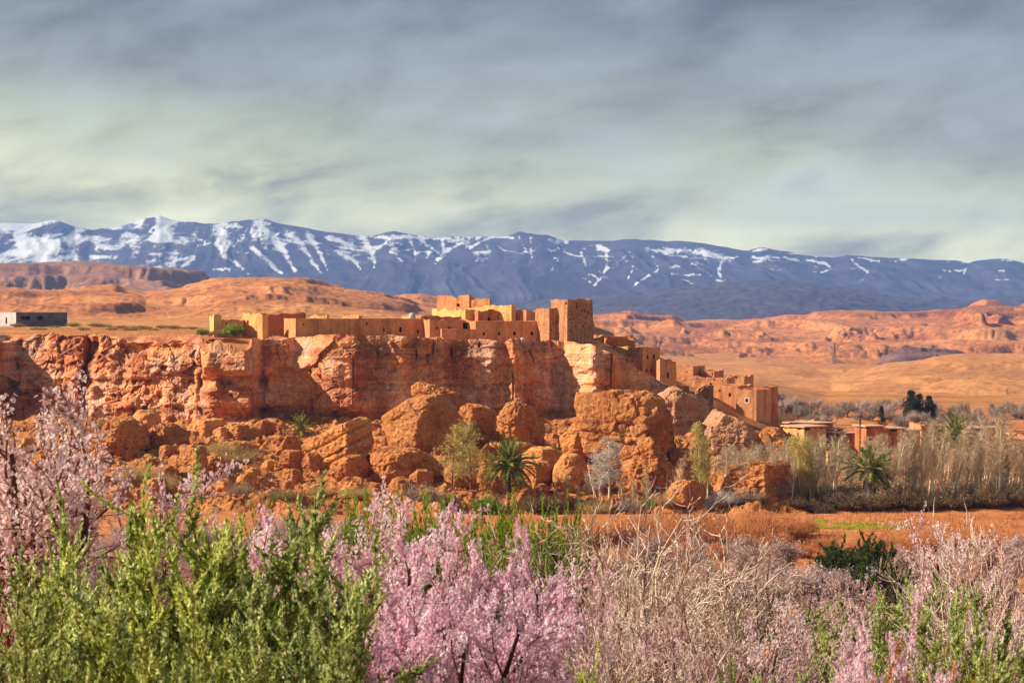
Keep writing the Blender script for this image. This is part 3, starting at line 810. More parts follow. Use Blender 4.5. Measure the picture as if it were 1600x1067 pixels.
HOUSES = []


def house(name, label, pl, pc, pr, rt, rb, d, theta=18, wins=(), lwins=(), doors=(), mat='adobe', disp=0.13, erode=0.7, dep=None, roof=True, batter=0.0,
          slab=False, group='mud houses on the cliff top', cat='house', panemat='dark', escale=0.8, framed=False, open_inside=False, doormat='wood', notch=None, leftmat=None):
    th = math.radians(theta)
    C = W(pc, rb, d)
    uf = (math.cos(th), math.sin(th)); ul = (-math.sin(th), math.cos(th))
    kr = (pr - 800) / F
    w = (C[0] - kr * d) / (kr * uf[1] - uf[0])
    if pl is not None and pl < pc - 0.5:
        kl = (pl - 800) / F
        lw = (C[0] - kl * d) / (kl * ul[1] - ul[0])
        if lw < 1 or lw > 40: lw = dep or 7.0
    else:
        lw = dep or 7.0
    if dep: lw = dep
    h = (rb - rt) / F * d
    nf = (uf[1], -uf[0]); nl = (-uf[0], -uf[1])
    root = thing(name, label, cat, (C[0], C[1], C[2]), 0, group)
    def topf(X, Y):
        e = erode * (fbm((X + C[0]) * escale, (Y + C[1]) * escale, 0.0, 4, 77, 0.6) - 0.35) * 2
        if notch: e = e + notch(X, Y)
        return np.maximum(e, 0)
    def fpos(px, row):
        k_ = (px - 800) / F
        a = (C[0] - k_ * d) / (k_ * uf[1] - uf[0])
        return a, (CZ + (HR - row) / F * (d + a * uf[1])) - C[2]
    def lpos(px, row):
        k_ = (px - 800) / F
        a = (C[0] - k_ * d) / (k_ * ul[1] - ul[0])
        return a, (CZ + (HR - row) / F * (d + a * ul[1])) - C[2]
    fo, lo, kinds, lkinds = [], [], [], []
    for kind, lst in (('window', wins), ('door', doors)):
        for (px, r0, r1, wp) in lst:
            a, z1 = fpos(px, r0); _, z0 = fpos(px, r1); hw = wp / 2 / F * d / max(0.5, uf[0])
            if a - hw < 0.15 or a + hw > w - 0.15: continue
            z1 = min(z1, h - 0.25); z0 = max(z0, 0.02)
            if z1 > z0 + 0.1: fo.append((a - hw, a + hw, z0, z1)); kinds.append(kind)
    for (px, r0, r1, wp) in lwins:
        a, z1 = lpos(px, r0); _, z0 = lpos(px, r1); hw = wp / 2 / F * d / max(0.25, math.sin(th))
        if a - hw < 0.15 or a + hw > lw - 0.15: continue
        lo.append((lw - a - hw, lw - a + hw, max(z0, 0.02), min(z1, h - 0.25))); lkinds.append('window')
    c0 = (0, 0); c1 = (uf[0] * w, uf[1] * w); c3 = (ul[0] * lw, ul[1] * lw); c2 = (c1[0] + c3[0], c1[1] + c3[1])
    ctr = ((c0[0] + c2[0]) / 2, (c0[1] + c2[1]) / 2)
    V, Q, tops, panes = [], [], [], []
    specs = [(c0, uf, w, fo, nf, kinds), (c1, ul, lw, [], (uf[0], uf[1]), []), (c2, (-uf[0], -uf[1]), w, [], (-nf[0], -nf[1]), []), (c3, (-ul[0], -ul[1]), lw, lo, nl, lkinds)]
    for (p0, u, L, ops, nn, kd) in specs:
        v, q, tp, pn = wall_grid(p0, u, L, h, ops, nn, topf, disp, res=max(0.45, L / 46.0))
        bi = len(V)
        V += v; Q += [tuple(x + bi for x in f) for f in q]
        tops.append(tp); panes += [(p_, k_, nn) for p_, k_ in zip(pn, kd)]
    # parapet rim and inner face
    tk = min(0.42, w * 0.2, lw * 0.2)
    depth_in = (h - 0.1) if (open_inside or not roof) else min(0.42, h * 0.25)
    for tp in tops:
        k_ = len(tp); bi = len(V)
        inn = []
        for pnt in tp:
            # inset in the house's own axes
            a = (pnt[0] * uf[0] + pnt[1] * uf[1]); b_ = (pnt[0] * ul[0] + pnt[1] * ul[1])
            a = min(max(a, tk), w - tk); b_ = min(max(b_, tk), lw - tk)
            inn.append((uf[0] * a + ul[0] * b_, uf[1] * a + ul[1] * b_, pnt[2] - 0.03))
        V += [tuple(p_) for p_ in tp] + inn + [(x, y, min(z - 0.1, h - depth_in)) for (x, y, z) in inn]
        for i in range(k_ - 1):
            Q.append((bi + i, bi + i + 1, bi + k_ + i + 1, bi + k_ + i))
            Q.append((bi + k_ + i, bi + k_ + i + 1, bi + 2 * k_ + i + 1, bi + 2 * k_ + i))
    V = np.array(V, float)
    if batter:
        hz_ = np.clip(V[:, 2:3] / h, 0, 1.2)
        V[:, :2] = V[:, :2] + (np.array(ctr)[None] - V[:, :2]) * batter * hz_
    Qa = np.array(Q)
    if leftmat:
        side = np.array([all((V[q_, 0] * uf[0] + V[q_, 1] * uf[1]) < 0.12) for q_ in Q])
        add('wall', mesh_np('wall', V, Qa[~side], M[mat], False), root)
        we = add('end_wall', mesh_np('end_wall', V, Qa[side], M[leftmat], False), root)
        we["label"] = 'whitewashed end wall'
    else:
        add('wall', mesh_np('wall', V, Qa, M[mat], False), root)
    zr = h - min(0.42, h * 0.25)
    if roof and not open_inside:
        i_ = tk * 0.6
        rp = [(uf[0] * a + ul[0] * b_, uf[1] * a + ul[1] * b_) for (a, b_) in ((i_, i_), (w - i_, i_), (w - i_, lw - i_), (i_, lw - i_))]
        add('roof', mesh_np('roof', [(x, y, z) for z in (zr - 0.2, zr) for (x, y) in rp], np.array([(4, 5, 6, 7), (3, 2, 1, 0), (0, 1, 5, 4), (1, 2, 6, 5), (2, 3, 7, 6), (3, 0, 4, 7)]), M['roof'], False), root)
    if slab:
        o_ = 0.35
        rp = [(uf[0] * a + ul[0] * b_, uf[1] * a + ul[1] * b_) for (a, b_) in ((-o_, -o_), (w + o_, -o_), (w + o_, lw + o_), (-o_, lw + o_))]
        add('roof_slab', mesh_np('roof_slab', [(x, y, z) for z in (h - 0.02, h + 0.2) for (x, y) in rp], np.array([(4, 5, 6, 7), (3, 2, 1, 0), (0, 1, 5, 4), (1, 2, 6, 5), (2, 3, 7, 6), (3, 0, 4, 7)]), M['slab'], False), root)
    for (pn, kd, nn) in panes:
        pn = np.array(pn)
        if batter:
            hz_ = np.clip(pn[:, 2:3] / h, 0, 1.2)
            pn[:, :2] = pn[:, :2] + (np.array(ctr)[None] - pn[:, :2]) * batter * hz_
        back = pn - np.array([nn[0], nn[1], 0]) * 0.05
        vv_ = np.concatenate([pn, back])
        ff = np.array([(0, 1, 2, 3), (7, 6, 5, 4), (0, 4, 5, 1), (1, 5, 6, 2), (2, 6, 7, 3), (3, 7, 4, 0)])
        wo = add('window' if kd == 'window' else 'door', mesh_np(kd, vv_, ff, M[panemat if kd == 'window' else doormat], False), root)
        if framed and kd == 'window':
            c_ = pn + np.array([nn[0], nn[1], 0]) * 0.36
            ce = c_.mean(0); big = ce + (c_ - ce) * 1.55
            fv = np.concatenate([c_, big, c_ - np.array([nn[0], nn[1], 0]) * 0.1, big - np.array([nn[0], nn[1], 0]) * 0.1])
            fq = []
            for k_ in range(4):
                n_ = (k_ + 1) % 4
                fq += [(k_, n_, 4 + n_, 4 + k_), (8 + k_, 12 + k_, 12 + n_, 8 + n_), (4 + k_, 4 + n_, 12 + n_, 12 + k_), (k_, 8 + k_, 8 + n_, n_)]
            add('frame', mesh_np('frame', fv, np.array(fq), M['frame_white'], False), wo)
    HOUSES.append(root)
    return root


GT, GR, GV, GL = 'mud houses on the cliff top', 'ruins on the slope', 'houses among the poplars', 'houses on the cliff top'
house('concrete_house', 'grey flat-roofed house with one whitewashed end on the far left plateau', -6, 25, 105, 488, 508, 520, 34, wins=[(40, 494, 500, 12), (63, 494, 500, 8)], lwins=[(10, 496, 506, 4)], mat='grey_block', group=GL, disp=0.02, erode=0.0, dep=13, leftmat='white_wall')
# back row first
house('long_dark_house', 'long low house with dark shaded wall behind the yellow houses', 396, 400, 478, 488, 505, 352, 14, mat='adobe_red', dep=5, group=GT)
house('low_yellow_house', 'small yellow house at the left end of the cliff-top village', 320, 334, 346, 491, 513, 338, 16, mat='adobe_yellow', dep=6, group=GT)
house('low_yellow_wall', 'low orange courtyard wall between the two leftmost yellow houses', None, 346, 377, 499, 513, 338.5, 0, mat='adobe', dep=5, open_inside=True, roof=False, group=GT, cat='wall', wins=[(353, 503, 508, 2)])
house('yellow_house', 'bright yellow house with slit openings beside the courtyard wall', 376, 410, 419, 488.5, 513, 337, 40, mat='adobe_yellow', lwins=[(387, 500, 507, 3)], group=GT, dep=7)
house('long_compound', 'long red-walled compound with a bright yellow end wall on the cliff edge', 417, 462, 665, 497.5, 525, 329, 15, mat='adobe',
      wins=[(474, 505, 508, 2), (573, 503, 509, 2.4), (600, 512, 517.5, 2.6), (626, 511, 518.5, 4), (653, 515.5, 520.5, 2.8)], lwins=[(413, 503, 513, 3)], dep=14, group=GT, erode=0.12)
for i, (a, b_, c_, t_, lab) in enumerate([(494, 511, 514, 491.5, 'low lit parapet room left of centre on the long compound roof'), (541, 561, 566, 491.8, 'low lit parapet room in the middle of the long compound roof'), (640, 658, 662, 491.5, 'low lit parapet room beside the white dome')]):
    house('roof_room', lab, a, b_, c_, t_, 500, 338, 55, mat='adobe_yellow', dep=4, group='rooms on the compound roof')
house('middle_house', 'shaded mud house with a stepped front right of the long compound', 663, 671, 736, 499, 527, 330, 15, mat='adobe', wins=[(683, 510.5, 514.5, 2.4), (702, 511, 514, 3.6)], doors=[(727, 503, 515, 7)], dep=10, group=GT, doormat='dark')
house('terrace_wall', 'low plain terrace wall in front of the middle mud house', None, 690, 749, 514, 528, 326.5, 6, mat='adobe', dep=3, open_inside=True, roof=False, group=GT, cat='wall', erode=0.1)
house('back_house', 'long low house with orange parapet behind the middle mud house', 600, 640, 738, 493, 510, 345, 14, mat='adobe', dep=8, group=GT)
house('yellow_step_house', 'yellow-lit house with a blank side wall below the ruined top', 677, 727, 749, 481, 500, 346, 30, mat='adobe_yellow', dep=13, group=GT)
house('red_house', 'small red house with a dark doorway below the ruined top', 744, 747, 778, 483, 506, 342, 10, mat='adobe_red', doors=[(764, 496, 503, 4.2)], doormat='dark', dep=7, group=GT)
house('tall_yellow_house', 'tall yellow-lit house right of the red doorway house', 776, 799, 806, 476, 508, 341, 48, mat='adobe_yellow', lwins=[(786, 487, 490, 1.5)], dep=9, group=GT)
house('right_wall_house', 'shaded mud house with four small windows left of the tower', 731, 743, 849, 501.5, 529, 327, 14, mat='adobe', wins=[(756, 519, 524, 3), (780, 519, 524, 3), (804, 518, 524, 4), (831, 518, 524, 4)], dep=9, group=GT, erode=0.12)
house('ruined_top_house', 'crumbling ruin crowning the village with a square hole', 700, 733, 742, 461, 486, 352, 50, mat='adobe', lwins=[(716, 474, 479, 5)], disp=0.12, erode=1.3, escale=0.6, open_inside=True, roof=False, dep=8, group=GT, cat='ruin')
house('ruined_top_wall', 'broken upright wall panels right of the crowning ruin', 736, 765, 768, 465, 486, 350, 60, mat='adobe', disp=0.1, erode=0.7, escale=1.2, open_inside=True, roof=False, dep=5, group=GT, cat='ruin')
house('roofless_house', 'roofless ruin with a tall dark gap left of the tower', 803, 822, 848, 483, 510, 340, 30, mat='adobe', wins=[(823, 494, 503, 3)], disp=0.1, erode=0.9, escale=0.7, open_inside=True, roof=False, dep=7, group=GT, cat='ruin')
house('tower_shoulder', 'eroded lower tower block with pockmarked front', 845, 858, 888, 479, 534, 325, 24, mat='adobe_old', wins=[(862, 497, 500, 2), (870, 501, 504, 2.5), (878, 492, 496, 2.5), (867, 508, 510, 1.5), (875, 506, 508, 1.8), (861, 515, 517, 1.5), (881, 503, 505, 1.5)], disp=0.22, erode=0.8, escale=0.5, batter=0.06, dep=6, group=GT, cat='tower')
house('kasbah_tower', 'tall crumbling earth tower at the right end of the village', 870, 886, 928, 466.5, 538, 322, 24, mat='adobe_old',
      wins=[(901, 472, 482, 1.6), (914, 484, 488, 2), (920, 486, 492, 2), (890, 498, 500, 1.6), (897, 498, 500, 1.6), (906, 499, 501, 1.6), (917, 493, 499, 1.8), (912, 508, 512, 2), (891, 515, 518, 2), (914, 523, 526, 1.8), (893, 490, 493, 1.6), (904, 490, 492, 1.6)],
      lwins=[(884, 470, 475, 2)], disp=0.16, erode=0.5, escale=0.6, batter=0.07, dep=7, group=GT, cat='tower')
# right shoulder
house('shoulder_ruin', 'small shaded ruin hugging the right foot of the tower', 922, 926, 944, 523, 552, 331, 20, mat='adobe_old', disp=0.15, erode=1.2, escale=0.5, open_inside=True, roof=False, dep=5, group=GR, cat='ruin')
house('red_ruin', 'red ruined walls with a broken top right of the tower', None, 946, 991, 526, 560, 340, 4, mat='adobe_red', disp=0.14, erode=1.2, escale=0.5, open_inside=True, roof=False, dep=6, group=GR, cat='ruin', wins=[(966, 546, 551, 3)])
house('old_retaining_wall', 'weathered retaining wall below the red ruin', None, 938, 968, 540, 572, 326, 12, mat='adobe_old', disp=0.2, erode=1.6, escale=0.35, dep=3, open_inside=True, roof=False, group=GR, cat='wall')
house('whitish_house', 'low pale house with two small windows left of the slope tower house', 968, 971, 1006, 556, 574, 324, 10, mat='adobe', wins=[(980, 560, 565, 2), (988, 560, 565, 2.4)], dep=6, group=GR)
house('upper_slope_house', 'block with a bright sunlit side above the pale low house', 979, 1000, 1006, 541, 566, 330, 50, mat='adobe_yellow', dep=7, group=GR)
house('slope_tower_house', 'shaded two-storey tower house with four windows on the slope', 1000, 1004, 1032, 543, 594, 322, 18, mat='adobe', wins=[(1012, 554.5, 561, 2.8), (1022, 553.5, 561, 3.2), (1010.5, 577, 582, 2.4), (1018, 576, 582, 2.4)], batter=0.03, dep=7, group=GR, erode=0.2)
house('lower_tower_house', 'shaded house with one dark window right of the slope tower house', None, 1031, 1057, 560.5, 609, 320, 18, mat='adobe', wins=[(1044, 582, 590, 3)], batter=0.03, dep=6, group=GR, erode=0.6, escale=1.0)
house('orange_ruin', 'square orange ruin with a dark top beam behind the slope houses', None, 1057, 1083, 571, 594, 372, -28, mat='adobe', disp=0.1, erode=0.3, wins=[(1073, 580, 582, 2)], dep=6, group=GR, cat='ruin', open_inside=True, roof=False)
house('orange_block_ruin', 'small orange ruin block left of the crenellated wall', None, 1096, 1116, 578, 594, 372, -28, mat='adobe', disp=0.1, erode=0.3, wins=[(1113, 582, 586, 1.8)], dep=5, group=GR, cat='ruin')
house('long_ruined_wall', 'long broken orange wall across the slope', None, 1056, 1136, 588, 616, 366, -28, mat='adobe', disp=0.18, erode=1.1, escale=0.45, dep=4, open_inside=True, roof=False, group=GR, cat='wall', wins=[(1116, 592, 594, 2), (1129, 592, 594.5, 2), (1110, 598, 603, 2.6), (1090, 590, 592, 2)])
house('crenellated_ruin', 'orange ruin with small notches along its rounded top', None, 1132, 1163, 585.5, 612, 368, -28, mat='adobe', disp=0.14, erode=0.9, escale=1.6, dep=5, open_inside=True, roof=False, group=GR, cat='ruin', wins=[(1141, 586.5, 589, 1.5), (1150, 586.5, 589, 1.5)])
house('shaded_wall_stub', 'dark wall stub beside the lower slope house', None, 1056, 1077, 595, 618, 330, 14, mat='adobe_old', disp=0.2, erode=2.2, escale=0.3, dep=2, open_inside=True, roof=False, group=GR, cat='wall')
house('leaning_wall_stub', 'tall jagged shaded wall stub above the fallen rocks', None, 1092, 1115, 602, 642, 332, 12, mat='adobe_old', disp=0.25, erode=4.2, escale=0.22, dep=2, open_inside=True, roof=False, group=GR, cat='wall')
house('red_door_house', 'orange house with a red door and two square windows', None, 1114, 1152, 601, 644, 348, -30, mat='adobe', wins=[(1124.5, 608.5, 612, 2.6), (1140, 614, 619.5, 3.4)], doors=[(1124, 627.5, 640, 6)], doormat='red_door', disp=0.08, erode=0.5, escale=0.5, dep=7, group=GR)
house('white_window_house', 'tall orange house with one white-framed window', None, 1150, 1182, 608, 668, 340, -30, mat='adobe', wins=[(1167, 622.5, 628.5, 4)], disp=0.1, erode=0.15, framed=True, panemat='wood', dep=7, group=GR, slab=False)
house('garage_house', 'deep orange house end with a dark square entrance', None, 1181, 1201, 605, 656, 345, -22, mat='adobe_red', wins=[(1187, 625.5, 630.5, 3.5)], doors=[(1187, 639, 653, 10)], doormat='dark', disp=0.06, erode=0.08, dep=7, group=GR)
# houses among the poplars
house('yellow_corner_house', 'yellow house with two slit windows and shaded front among the poplars', 1224, 1257, 1291, 668, 700, 330, 35, mat='adobe_yellow', lwins=[(1233, 675, 681, 2.4), (1247, 675, 681, 2.4)], slab=True, dep=None, group=GV)
house('upper_yellow_house', 'orange upper block stepping up behind the yellow corner house', 1226, 1262, 1302, 663, 700, 350, 35, mat='adobe', slab=True, group=GV)
house('roof_block', 'highest orange roof block behind the yellow corner house', 1236, 1258, 1274, 655, 700, 358, 35, mat='adobe', group=GV)
house('rear_red_house', 'low red house with thin roof slab right of the yellow corner house', 1280, 1298, 1318, 671, 700, 352, 30, mat='adobe_red', slab=True, group=GV)
house('shed', 'small shed with a pale flat roof left of the utility pole', 1306, 1312, 1338, 678, 704, 345, 15, mat='adobe', slab=True, group=GV, dep=5)
house('red_front_house', 'orange house with a broad red front behind the utility pole', 1336, 1354, 1381, 667, 706, 335, 16, mat='adobe_red', slab=True, group=GV)
house('red_wing_house', 'lower red wing joined to the right of the red front house', None, 1381, 1414, 670.5, 706, 336, 14, mat='adobe_red', dep=7, group=GV, slab=True)
house('lean_to', 'low shaded lean-to between the red wing and the arcade house', None, 1416, 1438, 673, 706, 345, 10, mat='adobe', wins=[(1422, 676, 684, 4), (1431, 676, 684, 5)], slab=True, dep=5, group=GV)
house('arcade_house', 'orange house with a dark open veranda upstairs', None, 1440, 1512, 663, 706, 352, 4, mat='adobe', wins=[(1462, 665.5, 671, 15), (1470, 672.5, 676, 8)], dep=8, group=GV)
house('low_flat_house', 'long low house with pale roof line partly hidden by bare trees', None, 1520, 1566, 670, 706, 365, 6, mat='adobe', dep=7, group=GV, slab=True)
house('corner_orange_house', 'orange house corner behind the big leaning bare tree', 1562, 1582, 1640, 683, 720, 325, 28, mat='adobe_red', dep=8, group=GV)
house('corner_upper_house', 'small upper room with a dark ledge above the orange house corner', None, 1584, 1650, 676, 716, 345, 8, mat='adobe', dep=8, group=GV, wins=[(1590, 676.5, 679, 8)])
house('garden_wall', 'low orange garden wall below the yellow corner house', None, 1294, 1330, 704, 722, 312, 6, mat='adobe_yellow', dep=1.2, roof=False, open_inside=True, group=GV, cat='wall')
house('far_house', 'tiny far orange house beside the right pylon', None, 1579, 1640, 628.5, 638, 700, 5, mat='adobe', dep=10, group=GV)

# white dome and roof dish
dm = thing('roof_dome', 'small whitish dome on the long compound roof', 'dome', tuple(W(644, 496, 337)))
vd, fd = [], []
ns, nr = 14, 6
for j in range(nr + 1):
    a = j / nr * math.pi / 2
    for i in range(ns):
        b_ = i / ns * 2 * math.pi
        vd.append((0.62 * math.cos(a) * math.cos(b_), 0.62 * math.cos(a) * math.sin(b_), 0.15 + 0.72 * math.sin(a)))
for i in range(ns):
    b_ = i / ns * 2 * math.pi
    vd.append((0.66 * math.cos(b_), 0.66 * math.sin(b_), -0.8))
for j in range(nr):
    for i in range(ns):
        fd.append((j * ns + i, j * ns + (i + 1) % ns, (j + 1) * ns + (i + 1) % ns, (j + 1) * ns + i))
add('cap', mesh_np('cap', vd[:ns * (nr + 1)], np.array(fd), M['white_wall']), dm)
add('drum', mesh_np('drum', vd[:ns] + vd[-ns:], np.array([(ns + i, ns + (i + 1) % ns, (i + 1) % ns, i) for i in range(ns)]), M['white_wall']), dm)

# ================================================================== BOULDERS
def icos(sub):
    bm_ = bpy.data.meshes.new('tmp')
    import bmesh
    b_ = bmesh.new(); bmesh.ops.create_icosphere(b_, subdivisions=sub, radius=1.0)
    v = np.array([x.co[:] for x in b_.verts]); f = np.array([[q.index for q in p_.verts] for p_ in b_.faces])
    b_.free(); bpy.data.meshes.remove(bm_)
    return v / np.linalg.norm(v, axis=1, keepdims=True), f


ICO = {s_: icos(s_) for s_ in (3, 4, 5, 6)}


def planes_shape(dirs, planes, soft=14.0):
    """radius along each direction inside the convex set n.x<=h, edges softened"""
    pl = np.array(planes)
    dp = np.maximum((dirs @ pl[:, :3].T) / pl[:, 3][None], 0)
    m_ = np.maximum(dp.max(1), 1e-6)
    return 1.0 / (m_ * ((dp / m_[:, None]) ** soft).sum(1) ** (1.0 / soft))


def boulder(label, poly, d=None, ridge=0.35, thick=0.8, mat='boulder', sub=5, rough=0.07, soft=16, strata=0.0, seed=1, group='boulders fallen below the cliff', lump=0.12, tilt=0.0, name='boulder', fan=38):
    """convex boulder; poly: outline in photo px (any order round), ridge: where along its width the two front faces meet"""
    poly = np.array(poly, float)
    rb = poly[:, 1].max()
    if d is None: d = row_to_d(rb)
    pts = np.array([W(a, r_, d) for a, r_ in poly])
    c = (pts.min(0) + pts.max(0)) / 2
    xz = pts[:, [0, 2]] - c[[0, 2]]
    wd = np.ptp(xz[:, 0]); ht = np.ptp(xz[:, 1])
    planes = []
    ang = np.arctan2(xz[:, 1], xz[:, 0]); xz = xz[np.argsort(ang)]
    for a, b_ in zip(xz, np.roll(xz, -1, axis=0)):
        e = b_ - a; L = np.hypot(*e)
        if L < 1e-6: continue
        nx, nz = e[1] / L, -e[0] / L
        h_ = nx * a[0] + nz * a[1]
        if h_ < 0.12 * min(wd, ht): h_ = max(h_, 0.12 * min(wd, ht))
        planes.append((nx, 0, nz, h_))
    rs = np.random.RandomState(seed)
    tk = thick * (wd * 0.5 + ht * 0.5) / 2
    rx = (ridge - 0.5) * wd
    for s_, fa in ((-1, fan + rs.uniform(-8, 8)), (1, fan + rs.uniform(-8, 8))):
        a = math.radians(fa); ti = math.radians(rs.uniform(4, 20))
        nn = np.array([s_ * math.sin(a) * math.cos(ti), -math.cos(a) * math.cos(ti), math.sin(ti)])
        h_ = nn @ np.array([rx, -tk, 0.1 * ht])
        planes.append((*nn, max(h_, 0.92 * (abs(nn[0]) * wd / 2 + abs(nn[2]) * ht * 0.35))))
    tk = max(tk, 0.45 * wd)
    planes.append((0, 1, 0.1, tk * 1.1))
    for k_ in range(9):
        v = rs.normal(size=3); v[1] = -abs(v[1]) * 1.6; v /= np.linalg.norm(v)
        ext = math.sqrt((v[0] * wd / 2) ** 2 + (v[1] * tk) ** 2 + (v[2] * ht / 2) ** 2)
        planes.append((*v, ext * rs.uniform(0.86, 1.12)))
    soft = soft * 3.4
    dirs, fcs = ICO[sub]
    # sample directions stretched to the box so that flat boulders stay evenly meshed
    sd = dirs * np.array([wd / 2, tk, ht / 2]); sd /= np.linalg.norm(sd, axis=1, keepdims=True)
    r = planes_shape(sd, planes, soft)
    v = sd * r[:, None]
    size = (wd + ht) / 4
    q = v + seed * 13.1
    f1 = fbm(q[:, 0] / size * 1.3, q[:, 1] / size * 1.3, q[:, 2] / size * 1.3, 4, 51) - 0.5
    f2 = ridged(q[:, 0] / size * 4, q[:, 1] / size * 4, q[:, 2] / size * 4, 3, 52) - 0.6
    f3 = fbm(q[:, 0] * 1.8, q[:, 1] * 1.8, q[:, 2] * 1.8, 3, 53) - 0.5
    f4 = ridged(q[:, 0] * 0.8, q[:, 1] * 0.8, q[:, 2] * 0.8, 3, 54) - 0.6
    dsp = size * (lump * 1.3 * f1 + rough * 1.2 * f2) + 0.22 * f3 + (0.10 + 2.6 * rough) * 0.9 * f4
    cs_ = 2.3 / size
    wq = 0.5 * f1
    cv, cg = cells(q[:, 0] * cs_ + wq, q[:, 1] * cs_ + wq, q[:, 2] * cs_ * 1.3 + wq, 56)
    cv2, cg2 = cells(q[:, 0] * cs_ * 2.7, q[:, 1] * cs_ * 2.7, q[:, 2] * cs_ * 3.2, 57)
    fr_ = 0.12 + 6.0 * rough
    dsp = dsp + size * fr_ * (0.16 * (cv - 0.5) + 0.06 * (cv2 - 0.5)) - size * 0.05 * fr_ * np.exp(-(cg / 0.06) ** 2)
    crk_ = ridged(q[:, 0] / size * 1.1, q[:, 1] / size * 1.1, q[:, 2] / size * 1.1, 2, 55)
    dsp = dsp - 0.07 * size * sstep(0.90, 0.97, crk_)
    if strata:
        tl = math.radians(tilt)
        lay = (v[:, 2] * math.cos(tl) - v[:, 0] * math.sin(tl)) / (size * 0.42) + 0.35 * f1
        fl_ = lay - np.floor(lay)
        dsp = dsp - strata * size * np.exp(-((fl_ - 0.5) / 0.10) ** 2)
    v = v + sd * dsp[:, None]
    zb = talus_z(float(np.mean(poly[:, 0])), d) if d < 330 else ground_at(float(np.mean(poly[:, 0])), d)
    low = v[:, 2] < -0.35 * ht
    gap = (c[2] - ht / 2) - zb
    if gap > -0.2: v[low, 2] -= (gap + 0.6) * np.clip((-v[low, 2] / ht - 0.35) / 0.15, 0, 1)
    o = add(name, mesh_np('boulder', v - np.array([0, 0, -ht / 2]), fcs, M[mat], False), None, (c[0], c[1], c[2] - ht / 2))
    return tag(o, label, 'boulder', group)


def bx4(a, b_, r0, r1, cut=0.25, seed=1):
    """rough rounded box outline"""
    rs = np.random.RandomState(seed * 7 + 3)
    w_, h_ = b_ - a, r1 - r0
    c = [cut * rs.uniform(0.5, 1.5) for _ in range(8)]
    return [(a + c[0] * w_, r0), (b_ - c[1] * w_, r0), (b_, r0 + c[2] * h_), (b_, r1 - c[3] * h_ * .6), (b_ - c[4] * w_ * .5, r1), (a + c[5] * w_ * .5, r1), (a, r1 - c[6] * h_ * .6), (a, r0 + c[7] * h_)]


boulder('large smooth golden slab at the cliff foot on the left', [(289, 676), (301, 657), (346, 655), (349, 663), (330, 684), (300, 690)], None, 0.7, 0.8, 'boulder_smooth', 5, 0.02, 18, lump=0.05, seed=2)
boulder('smooth rounded golden boulder right of the golden slab', bx4(328, 363, 667, 693, 0.32, 3), None, 0.6, 0.9, 'boulder_smooth', 5, 0.03, 9, lump=0.06, seed=3)
boulder('flat-topped boulder in the cliff shade right of the golden slab', bx4(374, 408, 667, 692, 0.25, 4), None, 0.4, 0.9, seed=4)
boulder('upright block standing alone near the left green shrubs', [(282, 700), (300, 694), (318, 700), (322, 745), (312, 752), (282, 752), (277, 740)], None, 0.75, 0.9, seed=5, strata=0.05)
boulder('pyramid-shaped boulder left of the layered slab', [(424, 716), (452, 676), (458, 677), (469, 700), (468, 717)], None, 0.7, 0.7, 'boulder', 5, 0.03, seed=6)
boulder('big tilted layered slab resting on the talus', [(479, 700), (484, 688), (560, 652), (577, 657), (581, 700), (568, 714), (520, 733), (500, 730), (486, 715)], None, 0.72, 0.75, 'boulder_smooth', 6, 0.06, 20, strata=0.10, tilt=27, seed=7, lump=0.06)
boulder('round boulder below the tilted layered slab', bx4(516, 576, 712, 752, 0.33, 8), None, 0.3, 0.9, 'boulder', 5, 0.08, 9, seed=8)
boulder('rounded lump below the pyramid-shaped boulder', bx4(437, 474, 704, 732, 0.3, 9), None, 0.4, 0.9, seed=9)
boulder('knobbly boulder against the left end of the layered slab', bx4(472, 502, 706, 736, 0.3, 10), None, 0.4, 0.9, seed=10)
boulder('giant wedge boulder with a smooth sunlit left face', [(597, 652), (640, 624), (688, 617), (706, 630), (724, 664), (727, 694), (704, 714), (640, 716), (612, 700)], None, 0.36, 0.85, 'boulder', 6, 0.035, 22, seed=11, lump=0.05, fan=44)
boulder('crumbling crest of rock behind the giant wedge boulder', [(645, 606), (652, 598), (668, 602), (712, 614), (720, 640), (700, 660), (650, 640)], 301, 0.3, 0.8, 'boulder', 5, 0.16, 10, seed=12)
boulder('sprawling pebbly boulder below the giant wedge', [(579, 712), (600, 700), (650, 704), (678, 722), (692, 746), (670, 756), (610, 752), (585, 735)], None, 0.2, 0.8, 'boulder', 6, 0.09, 8, seed=13, lump=0.1)
boulder('pebbly boulder right of the giant wedge', bx4(706, 772, 634, 702, 0.3, 14), None, 0.3, 0.7, 'boulder', 6, 0.09, 14, seed=14)
boulder('two-humped pinkish rock below the middle of the cliff', [(774, 690), (778, 656), (792, 632), (806, 628), (832, 640), (850, 664), (854, 700), (820, 712), (784, 712)], None, 0.3, 0.85, 'boulder', 6, 0.09, 14, seed=15)
boulder('long low slab below the two-humped rock', bx4(755, 838, 692, 722, 0.2, 16), None, 0.3, 0.7, 'boulder_smooth', 5, 0.06, 12, seed=16)
boulder('huge flat-topped fallen block below the right part of the cliff', [(901, 630), (906, 617), (1012, 613), (1034, 622), (1052, 660), (1058, 705), (1030, 735), (950, 736), (914, 705)], None, 0.74, 0.62, 'boulder', 6, 0.075, 24, seed=17, lump=0.05, fan=28, strata=0.03)
boulder('huge rounded pale rock right of the flat-topped block', [(1012, 640), (1030, 608), (1058, 606), (1090, 625), (1112, 655), (1108, 700), (1080, 722), (1040, 722), (1018, 690)], 300, 0.3, 0.8, 'boulder_pale', 6, 0.085, 16, seed=18)
